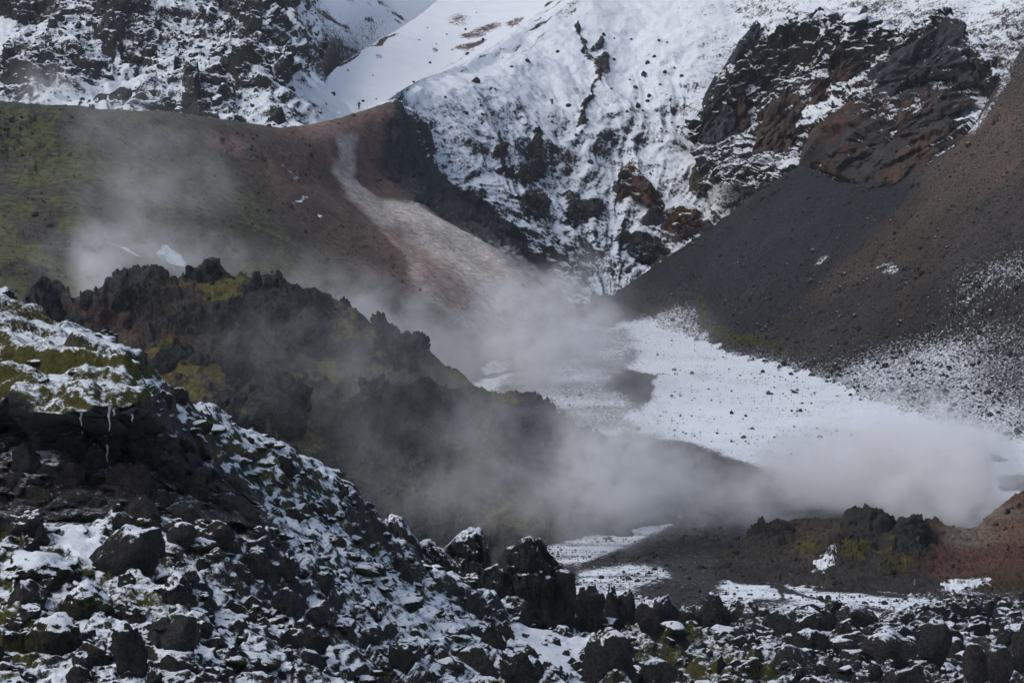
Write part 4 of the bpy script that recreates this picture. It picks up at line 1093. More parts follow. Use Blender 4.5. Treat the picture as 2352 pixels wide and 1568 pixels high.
def scree_stones():
    rg = np.random.default_rng(55)
    c = protos('scree_stones', [(551 + k, ('angular', 'lava')[k % 2], (1, .9, .75)) for k in range(4)], [M_screestone, M_screestone2])
    n = 7000
    V, S, N = TERR['scree_slope']
    k, p = pick('scree_slope', (.35 + .65 * sstep(450, 900, S[..., 1])) * sstep(-.5, .3, fbm(V, 10, 4, 560)) + .05, n, rg)
    s_ = np.minimum(.22 * rg.random(n) ** -.33, 1.1)
    scl = s_[:, None] * rg.uniform(.7, 1.3, (n, 3)); rot = np.stack([rg.normal(0, .4, n), rg.normal(0, .4, n), rg.uniform(0, 6.28, n)], -1)
    scatter('scree_stones', p - Z3 * .15 * s_[:, None], scl, rot, c, 4, 'countless small stones strewn over the scree slope', 'stones', rg)
    c = protos('river_gravel', [(571 + k, ('angular', 'round')[k % 2], (1, .9, .6)) for k in range(4)], [M_screestone, M_stone])
    V, S, N = TERR['valley_floor']
    n = 4200
    near_ = poly(S, [(1200, 1180), (1700, 1150), (2400, 1300), (2400, 1450), (1200, 1450)], 30)
    far_ = poly(S, [(1000, 780), (1440, 720), (1700, 800), (2100, 1010), (1700, 1060), (1430, 1000), (1050, 990)], 20)
    k, p = pick('valley_floor', near_ * (.15 + sstep(-.1, .35, fbm(V, 8, 4, 572))) + .35 * far_ * sstep(-.05, .4, fbm(V, 14, 4, 573)), n, rg)
    s_ = np.minimum(.14 * rg.random(n) ** -.38, .7)
    scl = s_[:, None] * rg.uniform(.7, 1.3, (n, 3)); rot = np.stack([rg.normal(0, .3, n), rg.normal(0, .3, n), rg.uniform(0, 6.28, n)], -1)
    scatter('river_gravel', p - Z3 * .1 * s_[:, None], scl, rot, c, 4, 'dark gravel and cobbles scattered over the river flat', 'gravel', rg)
    # loose stones on the red and green hill and on the knoll
    c = protos('hill_stones', [(581 + k, ('angular', 'lava')[k % 2], (1, .9, .7)) for k in range(4)], [M_hillstone, M_screestone])
    V, S, N = TERR['hill']
    n = 3600
    k, p = pick('hill', (.25 + sstep(0, .4, fbm(V, 12, 4, 582))) * (1 - .9 * poly(S, [(750, 290), (830, 290), (870, 450), (1020, 500), (1260, 640), (1300, 800), (1100, 800), (900, 590), (750, 400)], 10)), n, rg)
    s_ = np.minimum(.2 * rg.random(n) ** -.36, 1.0)
    scl = s_[:, None] * rg.uniform(.7, 1.3, (n, 3)); rot = np.stack([rg.normal(0, .3, n), rg.normal(0, .3, n), rg.uniform(0, 6.28, n)], -1)
    scatter('hill_stones', p - Z3 * .2 * s_[:, None], scl, rot, c, 4, 'small loose stones strewn over the green and red hill', 'stones', rg)
    c = protos('knoll_clinker', [(591 + k, ('crag', 'lava')[k % 2], (1, .9, .8)) for k in range(4)], [M_knollrock2, M_knollstone])
    V, S, N = TERR['knoll']
    n = 900
    k, p = pick('knoll', .2 + sstep(-.1, .35, fbm(V, 4, 4, 592)), n, rg)
    s_ = np.minimum(.16 * rg.random(n) ** -.4, .9)
    scl = s_[:, None] * rg.uniform(.7, 1.3, (n, 3)); rot = np.stack([rg.normal(0, .3, n), rg.normal(0, .3, n), rg.uniform(0, 6.28, n)], -1)
    scatter('knoll_clinker', p - Z3 * .2 * s_[:, None], scl, rot, c, 4, 'broken clinker and pebbles covering the knoll and red bank', 'rubble', rg)
M_hillstone = rock_mat('hill_stone', (0.090, 0.075, 0.063), -0.6, -0.4, fine=3)
M_knollrock2 = rock_mat('knoll_clinker_rock', (0.040, 0.038, 0.037), -0.6, 0.25, fine=3)
M_knollstone = rock_mat('knoll_stone', (0.085, 0.055, 0.043), -0.6, -0.4, fine=3)
M_screestone = rock_mat('scree_stone', (0.050, 0.048, 0.047), -0.1, -1.0, fine=3)
M_screestone2 = rock_mat('scree_stone_snowy', (0.060, 0.056, 0.053), 0.25, -1.0, fine=3)
scree_stones()

rubble()
print('rubble', round(time.time() - T0, 1))

# ------------------------------------------------------------------ boulders and crags one can point at
def heroes():
    L = 'lava_slope'
    surveyed('rock_outcrop', [(1103, 1343), (1112, 1310), (1137, 1296), (1161, 1259), (1184, 1249), (1201, 1239), (1218, 1229), (1229, 1239), (1239, 1232), (1255, 1256), (1258, 1269), (1275, 1286), (1298, 1310), (1319, 1320), (1318, 1370), (1316, 1430), (1268, 1450), (1201, 1440), (1134, 1410), (1108, 1380)],
             M_bare, 'tall dark lava outcrop with a twin-horned top rising above the near lava field', dist=190, front=1.9, rear=1.6, seed=11, nc=120, nr=26)
    for k, (pt, lab) in enumerate([([(850, 1250), (872, 1198), (900, 1182), (926, 1190), (942, 1220), (965, 1250), (985, 1330), (960, 1400), (870, 1380)], 'snow-dusted lava hummock behind the right end of the moss slope'),
                                   ([(925, 1290), (955, 1246), (985, 1238), (1020, 1262), (1045, 1300), (1060, 1380), (1000, 1420), (930, 1390)], 'low snow-dusted lava hump between the hummock and the outcrop'),
                                   ([(1000, 1320), (1020, 1262), (1050, 1232), (1080, 1211), (1106, 1216), (1124, 1260), (1130, 1340), (1110, 1430), (1010, 1410)], 'snow-flecked lava crag just left of the twin-horned outcrop')]):
        surveyed('lava_crag', pt, M_snowcrag, lab, 'crag', dist=(188, 190, 200)[k], seed=211 + k * 6, front=1.6, rear=2.5, nc=110, nr=24)
    hero('boulder', L, (188, 1210, 372, 1318), 'angular', M_mossrock, 'big rounded boulder with a snow cap below the dark overhang', 'boulder', 21)
    hero('boulder', L, (2110, 1422, 2192, 1512), 'angular', M_bare, 'smooth dark slab boulder leaning beside the cracked rounded boulder', 'boulder', 22, dist=188)
    outcrop('boulder', L, [(2208, 1474, 2268, 1558), (2258, 1480, 2330, 1556)], 'round', M_rockbrown, 'rounded brown boulder split by a crack in the right-hand lava field', 'boulder', 31, part='half', dist=178)
    hero('boulder', L, (2318, 1428, 2420, 1540), 'lava', M_bare, 'rough dark block cut off by the right-hand picture edge', 'boulder', 24, dist=195)
    outcrop('boulder', L, [(1800, 1385, 1900, 1450), (1865, 1395, 1925, 1450)], 'angular', M_bare, 'blue-black angular boulder in the lava field in front of the snowy river flat', 'boulder', 41, dist=225)
    hero('boulder', L, (1598, 1362, 1682, 1440), 'lava', M_bare, 'conical rough lava knob beside the thin dark stake', 'boulder', 26, dist=212)
    hero('boulder', L, (1545, 1392, 1626, 1478), 'angular', M_rockbrown, 'pale grey leaning slab left of the conical lava knob', 'boulder', 27, dist=200)
    hero('boulder', L, (1318, 1342, 1392, 1436), 'lava', M_bare, 'blocky lava rock leaning against the right flank of the twin-horned outcrop', 'boulder', 28, dist=192)
    hero('boulder', L, (1384, 1340, 1442, 1436), 'crag', M_bare, 'upright narrow lava rock with a cleft beside it', 'boulder', 29, dist=194)
    hero('boulder', L, (1424, 1352, 1462, 1412), 'lava', M_bare, 'small pointed lava rock standing on the lava field crest', 'boulder', 30, dist=204, sub=4)
    hero('boulder', L, (1458, 1368, 1562, 1462), 'lava', M_bare, 'broad rugged lava boulder left of the pale leaning slab', 'boulder', 32, dist=198)
    hero('boulder', L, (1036, 1488, 1146, 1580), 'angular', M_rockbrown, 'smooth grey-brown slab at the lower picture edge beside a dark lump', 'boulder', 33, dist=140)
    hero('boulder', L, (1146, 1490, 1248, 1580), 'lava', M_rock, 'knobbly dark lump right of the smooth grey-brown slab', 'boulder', 34, dist=142)
    hero('boulder', L, (1094, 1430, 1164, 1520), 'angular', M_rock, 'flat-topped angular rock at the edge of the clean snow pocket', 'boulder', 35, dist=150)
    hero('boulder', L, (1330, 1450, 1465, 1600), 'lava', M_rock, 'massive rough lava block under the mossy snow mound', 'boulder', 36, dist=152)
    hero('boulder', L, (48, 1408, 180, 1500), 'cushion', M_hummock, 'mossy hummock with snow stripes in the lower left', 'boulder', 37)
    hero('boulder', L, (250, 1424, 338, 1545), 'lava', M_rock, 'tall dark steep-sided block beneath the mossy hummocks', 'boulder', 38)
    hero('boulder', L, (368, 1404, 462, 1495), 'angular', M_bare, 'dark blue-grey boulder with thin snow in the middle of the near rubble', 'boulder', 39)
    hero('boulder', L, (330, 1526, 374, 1590), 'crag', M_rockbrown, 'small upright stone spike at the lower picture edge', 'boulder', 40, sub=4)
    hero('boulder', L, (565, 1258, 626, 1328), 'round', M_rockbrown, 'brown-grey boulder at the foot of the dark overhang corner', 'boulder', 42)
    hero('boulder', L, (-20, 1270, 184, 1352), 'cushion', M_hummock, 'long olive moss hummock under snow near the left picture edge', 'boulder', 43)
    hero('boulder', L, (130, 1330, 262, 1420), 'cushion', M_hummock, 'moss-covered lump with a thick snow stripe below the rounded boulder', 'boulder', 44)
    hero('boulder', L, (380, 1195, 452, 1250), 'round', M_rock, 'low snow-capped rock right of the big rounded boulder', 'boulder', 46)
    hero('boulder', L, (455, 1190, 540, 1250), 'angular', M_rock, 'dark broken rock tucked under the overhang', 'boulder', 47)
    hero('boulder', L, (620, 1345, 700, 1420), 'angular', M_bare, 'dark angular boulder low on the snowy moss slope', 'boulder', 48)
    hero('boulder', L, (690, 1430, 760, 1500), 'lava', M_rock, 'rough dark rock in the near rubble below the moss slope', 'boulder', 49)
    hero('boulder', L, (890, 1470, 960, 1540), 'lava', M_rock, 'squat dark rock in the middle of the bottom rubble', 'boulder', 50)
    # crest of the craggy mound
    m = 'near_mound'
    PIN = [([(37, 715), (50, 692), (71, 658), (89, 638), (104, 630), (119, 641), (118, 661), (134, 668), (146, 675), (134, 692), (150, 735), (101, 760), (30, 750)], 'leaning dark lava pinnacle standing alone at the left end of the mound', 400),
           ([(425, 640), (427, 611), (437, 609), (444, 614), (465, 608), (470, 596), (487, 591), (504, 596), (504, 611), (519, 628), (545, 640), (560, 690), (470, 705), (420, 690)], 'castle-like lava crag highest on the mound crest', 400),
           ([(560, 672), (591, 638), (615, 628), (635, 631), (648, 648), (672, 668), (670, 715), (600, 720), (555, 705)], 'humped lava crag in the middle of the mound crest', 400),
           ([(684, 680), (700, 664), (712, 660), (722, 656), (736, 668), (759, 678), (773, 698), (795, 720), (780, 755), (720, 755), (680, 720)], 'jagged lava crag where the mound crest begins to fall away', 399),
           ([(895, 795), (915, 772), (925, 765), (940, 762), (948, 772), (970, 795), (985, 820), (940, 835), (895, 825)], 'small toothed crag low on the descending mound crest', 398)]
    for k, (pt, lab, dd) in enumerate(PIN):
        surveyed('lava_pinnacle', pt, M_moundrock, lab, 'crag', dist=dd, seed=51 + k * 5, front=2.2, rear=2.0)
    for k, (b, lab) in enumerate([((330, 770, 450, 850), 'dark rock buttress on the left face of the mound'), ((480, 740, 640, 880), 'large dark rock buttress in the middle of the mound face'),
                                  ((560, 850, 720, 980), 'lower dark rock buttress above the mossy patch'), ((640, 700, 760, 820), 'rugged buttress below the jagged crag of the mound')]):
        hero('rock_buttress', m, b, 'crag', M_moundrock, lab, 'crag', 101 + k, depth=.35)
    # knoll
    surveyed('lava_crag', [(1925, 1245), (1942, 1209), (1947, 1189), (1965, 1182), (1992, 1182), (1995, 1169), (2005, 1161), (2021, 1175), (2026, 1185), (2049, 1184), (2061, 1199), (2062, 1240), (2010, 1262), (1940, 1262)], M_knollrock, 'peaked dark crag on the knoll in front of the steam', 'crag', dist=360, seed=111, front=1.6, rear=1.6)
    surveyed('lava_crag', [(2059, 1202), (2066, 1189), (2086, 1185), (2100, 1179), (2116, 1189), (2133, 1206), (2147, 1229), (2165, 1268), (2133, 1300), (2066, 1306), (2032, 1266), (2049, 1229)], M_knollrock, 'broad jagged crag beside the red earth bank', 'crag', dist=355, seed=121, front=2.2, rear=1.8)
    hero('lava_crag', 'knoll', (1755, 1195, 1830, 1245), 'crag', M_knollrock, 'low broken crag at the left end of the knoll', 'crag', 131, depth=.7, dist=362)
    surveyed('boulder', [(2226, 1060), (2236, 1050), (2250, 1041), (2268, 1038), (2285, 1044), (2300, 1050), (2320, 1056), (2318, 1064), (2270, 1068)], M_moundrock, 'long low mossy rock lying on the snow right of the tall pole', 'boulder', dist=452, front=1.0, rear=1.5, seed=133, rough=1.2, nc=60, nr=12)
    # far rocks
    surveyed('boulder', [(618, 272), (630, 258), (644, 240), (650, 252), (658, 280), (640, 288)], M_hillrock, 'triangular boulder with snow on one side at the foot of the far lava hillside', 'boulder', dist=722, seed=141, rough=.4, nc=40, nr=8, front=2, rear=3)
    mt = 'mountain'
    FAR = [([(1226, 358), (1228, 320), (1236, 304), (1243, 308), (1248, 325), (1250, 358)], M_farrock, 'upright dark rock spire on the snowy mountain face'),
           ([(1200, 398), (1215, 372), (1235, 364), (1258, 372), (1256, 394), (1235, 404)], M_farrock, 'dark rock knob just below the upright spire'),
           ([(1196, 458), (1205, 438), (1225, 434), (1245, 442), (1270, 462), (1250, 482), (1230, 500), (1205, 482)], M_farrock, 'rounded dark rock mass low on the left of the snow face'),
           ([(1352, 462), (1366, 454), (1384, 456), (1388, 480), (1375, 498), (1355, 495)], M_farrock, 'small dark rock block in the middle of the gully'),
           ([(1306, 500), (1310, 470), (1322, 455), (1338, 460), (1342, 480), (1330, 510), (1315, 520)], M_farrock, 'dark rock rib left of the small gully block'),
           ([(1364, 165), (1370, 135), (1378, 116), (1390, 124), (1398, 132), (1388, 150), (1380, 172)], M_farrock, 'dark ragged rock midway along the crooked rib'),
           ([(1436, 580), (1450, 560), (1480, 552), (1520, 562), (1535, 578), (1500, 596), (1460, 598)], M_farrock, 'broad dark rock near the gully mouth'),
           ([(1416, 460), (1420, 410), (1428, 388), (1446, 370), (1462, 380), (1480, 412), (1510, 440), (1545, 500), (1535, 512), (1500, 488), (1470, 458), (1440, 452)], M_fin, 'rust-orange rock fin slanting down into the gully'),
           ([(1540, 520), (1560, 492), (1590, 490), (1612, 508), (1600, 535), (1565, 545)], M_fin, 'rust-brown rock at the tail of the orange fin'),
           ([(1598, 455), (1606, 415), (1614, 375), (1630, 385), (1636, 415), (1622, 450)], M_ochre, 'ochre rock stump between the fin and the cliff')]
    for k, (pt, mm, lab) in enumerate(FAR):
        surveyed('rock', pt, mm, lab, 'rock', mt, seed=142 + k * 3, front=1.5, rear=3.0, nc=72, nr=14, rough=1.3)
    CL = [([(1602, 323), (1612, 289), (1612, 235), (1643, 171), (1659, 188), (1652, 225), (1690, 255), (1691, 286), (1663, 323), (1612, 332)], M_farrock, 'black toe of the cliff at its far left end'),
          ([(1691, 300), (1691, 242), (1696, 188), (1701, 155), (1710, 158), (1723, 188), (1712, 215), (1715, 255), (1725, 279), (1706, 304)], M_cliffrock, 'slim pointed brown rib second from the left of the cliff'),
          ([(1725, 352), (1750, 289), (1757, 269), (1770, 235), (1797, 188), (1807, 148), (1824, 168), (1827, 202), (1850, 242), (1834, 269), (1811, 370), (1764, 372)], M_cliffrock, 'big brown buttress reaching down towards the scree'),
          ([(1673, 161), (1673, 141), (1703, 91), (1737, 50), (1748, 57), (1743, 81), (1782, 84), (1764, 128), (1730, 138), (1703, 140)], M_farrock, 'dark rock edge along the upper left rim of the cliff'),
          ([(1777, 120), (1790, 81), (1817, 64), (1851, 34), (1876, 27), (1850, 57), (1819, 87), (1817, 114), (1786, 130)], M_cliffrock, 'upper brown rib below the snowy cliff top'),
          ([(1905, 161), (1907, 87), (1932, 84), (1938, 128), (1992, 121), (2018, 124), (2009, 144), (1925, 206), (1856, 256), (1849, 208), (1895, 190)], M_rust, 'rusty rock wall under a snow ledge in the middle of the cliff'),
          ([(1880, 70), (1900, 40), (1925, 28), (1930, 45), (1910, 70), (1895, 95)], M_farrock, 'thin dark rib at the top of the cliff'),
          ([(1940, 80), (1965, 45), (1985, 12), (1995, 20), (1975, 65), (1955, 95)], M_farrock, 'long narrow dark rib slanting through the top snow'),
          ([(1945, 222), (2000, 160), (2066, 112), (2133, 74), (2164, 58), (2164, 30), (2177, 24), (2216, 57), (2216, 84), (2256, 128), (2262, 148), (2282, 165), (2281, 198), (2230, 200), (2180, 180), (2100, 190), (2030, 240), (1980, 262)], M_farrock, 'great slate-dark ridge with a horned top right of the cliff'),
          ([(1838, 384), (1841, 352), (1864, 292), (1898, 255), (1940, 225), (2000, 235), (2080, 200), (2150, 205), (2200, 215), (2251, 228), (2227, 244), (2180, 265), (2226, 328), (2200, 360), (2133, 405), (2016, 440), (1925, 405), (1885, 392)], M_rust, 'broad rust-stained cliff wall above the dark scree'),
          ([(1940, 470), (1960, 440), (2010, 405), (2070, 395), (2110, 410), (2080, 440), (2000, 465)], M_cliffrock, 'low brown rock apron where the cliff meets the scree')]
    for k, (pt, mm, lab) in enumerate(CL):
        big_ = np.ptp(np.array(pt), axis=0).max() > 250
        surveyed('cliff_buttress', pt, mm, lab, 'crag', 'cliff', seed=171 + k * 4, front=7 if big_ else 3.5, rear=6, nc=150 if big_ else 80, nr=34 if big_ else 16, rough=.8 if big_ else 1.15)
M_ochre = rock_mat('ochre_rock', (0.062, 0.054, 0.034), 0.05, -1.0, fine=1.2, bump_dist=0.3, coarse=0.12)
M_rust = rock_mat('rust_stained_rock', (0.048, 0.044, 0.043), -0.12, -1.0, fine=1.2, bump_dist=0.4, coarse=0.1, rust=(0.105, 0.056, 0.035))
M_cliffrock = rock_mat('cliff_buttress_rock', (0.078, 0.056, 0.041), -0.08, -1.0, fine=1.2, bump_dist=0.4, coarse=0.1)
heroes()

# blocks and icicles of the near overhang
def overhang():
    rg = np.random.default_rng(31)
    spots = [(60, 1060, 90), (130, 1105, 110), (215, 1075, 100), (300, 1110, 120), (385, 1085, 90), (445, 1130, 120), (530, 1170, 110), (585, 1205, 80), (340, 1030, 70), (160, 1020, 80), (255, 1020, 70),
             (420, 1030, 60), (490, 1095, 70), (80, 1150, 100), (200, 1160, 110), (320, 1180, 90), (430, 1185, 80), (20, 1110, 80), (380, 1150, 70), (540, 1115, 60)]
    for k, (px, py, w) in enumerate(spots):
        b = surf('lava_slope', px, py)
        m = w * b[1] / FPX
        me = rock_mesh('wall_block', 900 + k, 4, ('angular', 'angular', 'lava')[k % 3], (m, m * .8, m * rg.uniform(.55, .8)), (M_wall, M_wallbrown)[k % 2])
        o = link('wall_block', me, loc=(b[0], b[1] + m * .22, b[2] - m * .25))
        o.rotation_euler = (rg.normal(0, .25), rg.normal(0, .35), rg.normal(0, .5))
        row = [q for q in spots if (q[1] < 1040, q[1] > 1140) == (py < 1040, py > 1140)]
        nth = ['first', 'second', 'third', 'fourth', 'fifth', 'sixth', 'seventh', 'eighth', 'ninth', 'tenth', 'eleventh', 'twelfth'][sorted(row).index((px, py, w))]
        tag(o, '%s dark block from the left in the %s row of the overhanging wall' % (nth, 'upper' if py < 1040 else 'lower' if py > 1140 else 'middle'), 'rock', 'blocks of the overhanging wall')
    g = NT('ice')
    geo = g.new('ShaderNodeNewGeometry'); nn = g.noise(geo.outputs['Position'], 9, 3)
    g.l.new(g.mix(nn, (0.12, 0.14, 0.16), (0.4, 0.43, 0.46)), g.b.inputs['Base Color']); g.b.inputs['Roughness'].default_value = .3
    for k, (px, y0, y1, lab) in enumerate([(186, 945, 978, 'short icicle left of the long icicle under the moss lip'), (251, 932, 990, 'long white icicle hanging under the moss lip'), (262, 938, 955, 'thin icicle close beside the long one'),
                                           (189, 990, 1040, 'ice streak frozen onto the dark wall'), (304, 950, 968, 'small icicle at the right end of the moss lip'), (246, 1020, 1062, 'faint ice streak below the long icicle')]):
        dd = surf('lava_slope', px, (y0 + y1) / 2)[1] - .9
        a, b = at(px, y0, dd), at(px, y1, dd)
        L_ = a[2] - b[2]; r0 = .024 if k < 3 else .02
        n_, m_ = 14, 8
        vs = []
        for i in range(n_):
            t = i / (n_ - 1)
            r = r0 * (1 - t) ** .7 * (1 + .35 * math.sin(t * 17 + k)) + .006
            for j in range(m_):
                q = 2 * math.pi * j / m_
                vs.append((math.cos(q) * r * 1.5 + .02 * math.sin(t * 9 + k), math.sin(q) * r, -t * L_))
        i = np.arange(n_ * m_).reshape(n_, m_); j = np.roll(i, -1, 1)
        me = mesh_from('icicle', np.array(vs), np.stack([i[:-1], j[:-1], j[1:], i[1:]], -1).reshape(-1, 4), g.m)
        tag(link('icicle', me, loc=a), lab, 'icicle', 'icicles under the moss lip')
M_wall = rock_mat('wall_rock', (0.046, 0.047, 0.050), -0.05, -0.2)
M_wallbrown = rock_mat('wall_rock_brown', (0.060, 0.053, 0.047), -0.05, -0.1)
overhang()

# ------------------------------------------------------------------ countable stones
def stones():
    rg = np.random.default_rng(99)
    meshes = [rock_mesh('stone', 700 + k, 2, ('angular', 'lava', 'round')[k % 3], (1, .9, rg.uniform(.5, .8)), M_stone) for k in range(6)]
    nearm = [rock_mesh('rock', 720 + k, 4, ('angular', 'lava', 'angular', 'lava')[k % 4], (1, rg.uniform(.7, 1), rg.uniform(.6, .95)), (M_rock, M_bare, M_rockbrown)[k % 3]) for k in range(6)]
    def drop(name, pts, sizes, ms, label, cat, group, sink=.1):
        for p, s in zip(pts, sizes):
            o = link(name, ms[int(rg.integers(len(ms)))], loc=(p[0], p[1], p[2] - sink * s))
            o.scale = tuple(s * rg.uniform(.8, 1.25, 3)); o.rotation_euler = (rg.normal(0, .25), rg.normal(0, .25), rg.uniform(0, 6.28))
            tag(o, label, cat, group)
    V, S, N = TERR['valley_floor']
    msk = poly(S, [(1470, 780), (1600, 740), (1850, 880), (2050, 1000), (1900, 1060), (1460, 990)], 10)
    k, p = pick('valley_floor', msk * sstep(-.1, .3, fbm(V, 12, 3, 777)) + msk * .1, 130, rg)
    drop('stone', p, np.minimum(.18 * rg.random(130) ** -.45, .8), meshes, 'small dark stone lying on the smooth snow plain', 'stone', 'stones on the snow plain')
    V, S, N = TERR['mountain']
    msk = poly(S, [(1010, 220), (1250, 110), (1560, 60), (1580, 300), (1500, 420), (1250, 420), (1050, 330)], 10)
    k, p = pick('mountain', msk, 70, rg)
    drop('stone', p, np.minimum(.5 * rg.random(70) ** -.4, 1.8), meshes, 'scattered dark stone poking from the snowy mountain face', 'stone', 'stones on the mountain face')
    V, S, N = TERR['snow_slope']
    k, p = pick('snow_slope', N[..., 2] * 0 + 1, 24, rg, (760, 20, 1150, 240))
    drop('stone', p, np.minimum(.4 * rg.random(24) ** -.4, 1.2), meshes, 'dark stone on the pale far snow slope', 'stone', 'stones on the far snow slope')
    m = NEAR
    fieldm = [rock_mesh('rock', 740 + k, 4, ('angular', 'crag', 'lava', 'angular')[k % 4], (1, rg.uniform(.7, 1), rg.uniform(.5, .95)), (M_fieldrock, M_bare, M_fieldrock)[k % 3]) for k in range(8)]
    k, p = pick('lava_slope', m['field'] * m['rubble'] * (1 - m['mossy']), 150, rg)
    drop('lava_block', p, np.minimum(1.3 * rg.random(150) ** -.3, 3.0), fieldm, 'dark rough block in the jumbled lava field along the bottom right', 'rock', 'blocks of the lava field', .28)
    k, p = pick('lava_slope', m['rubble'] * (1 - m['field']), 90, rg)
    drop('lava_block', p, np.minimum(.55 * rg.random(90) ** -.35, 1.3), nearm, 'dark rock half buried in the snowy rubble of the near left slope', 'rock', 'rocks of the near left slope', .15)
stones()

# ------------------------------------------------------------------ posts
def stakes():
    g = NT('weathered_wood')
    geo = g.new('ShaderNodeNewGeometry')
    n = g.noise(geo.outputs['Position'], 30, 3)
    g.l.new(g.mix(n, (0.03, 0.028, 0.026), (0.07, 0.06, 0.05)), g.b.inputs['Base Color']); g.b.inputs['Roughness'].default_value = .9
    gp = NT('pale_wood'); geo = gp.new('ShaderNodeNewGeometry'); n = gp.noise(geo.outputs['Position'], 30, 3)
    gp.l.new(gp.mix(n, (0.22, 0.2, 0.17), (0.32, 0.3, 0.27)), gp.b.inputs['Base Color']); gp.b.inputs['Roughness'].default_value = .9
    def stake(name, base, h, r, lean, mat, label, band=False):
        bm = bmesh.new()
        prof = [(-.25, 1.0), (0, 1.0), (.5, .93), (.9, .86), (.97, .7), (1.0, .15)]
        rings = []
        for z, q in prof:
            rings.append([bm.verts.new((math.cos(a) * r * q + lean * z * h, math.sin(a) * r * q, z * h)) for a in [j * math.pi / 4 for j in range(8)]])
        for a, b in zip(rings[:-1], rings[1:]):
            for j in range(8): bm.faces.new((a[j], a[(j + 1) % 8], b[(j + 1) % 8], b[j]))
        bm.faces.new(rings[-1]); bm.faces.new(rings[0][::-1])
        me = bpy.data.meshes.new(name); bm.to_mesh(me); bm.free(); me.materials.append(mat)
        o = link(name, me, loc=base)
        return tag(o, label, 'post')
    b = at(1700, 1428, 214)
    stake('marker_stake', b, (1428 - 1398) * 214 / FPX, .09, -.2, g.m, 'thick dark leaning stake in the lava field beside the conical knob')
    b = at(1757, 1424, 225)
    stake('marker_stake', b, (1424 - 1390) * 225 / FPX, .035, .03, g.m, 'thin upright stick in the lava field right of the thick stake')
    b = surf('knoll', 2103, 1340)
    stake('marker_post', b, .55, .07, 0, gp.m, 'short pale post at the foot of the knoll by the snow')
    b = surf('scree_slope', 2178, 1088)
    stake('marker_pole', (b[0], b[1], b[2] - .3), 3.6, .12, 0, g.m, 'tall thin pole standing in the steam on the right')
    b = surf('lava_hillside', 667, 296)
    stake('marker_post', b, 1.3, .07, 0, g.m, 'tiny trail post at the foot of the far lava hillside')
    b = surf('lava_hillside', 694, 6)
    stake('marker_post', b, 1.4, .16, 0, g.m, 'stubby dark post at the top edge of the far lava hillside')
stakes()

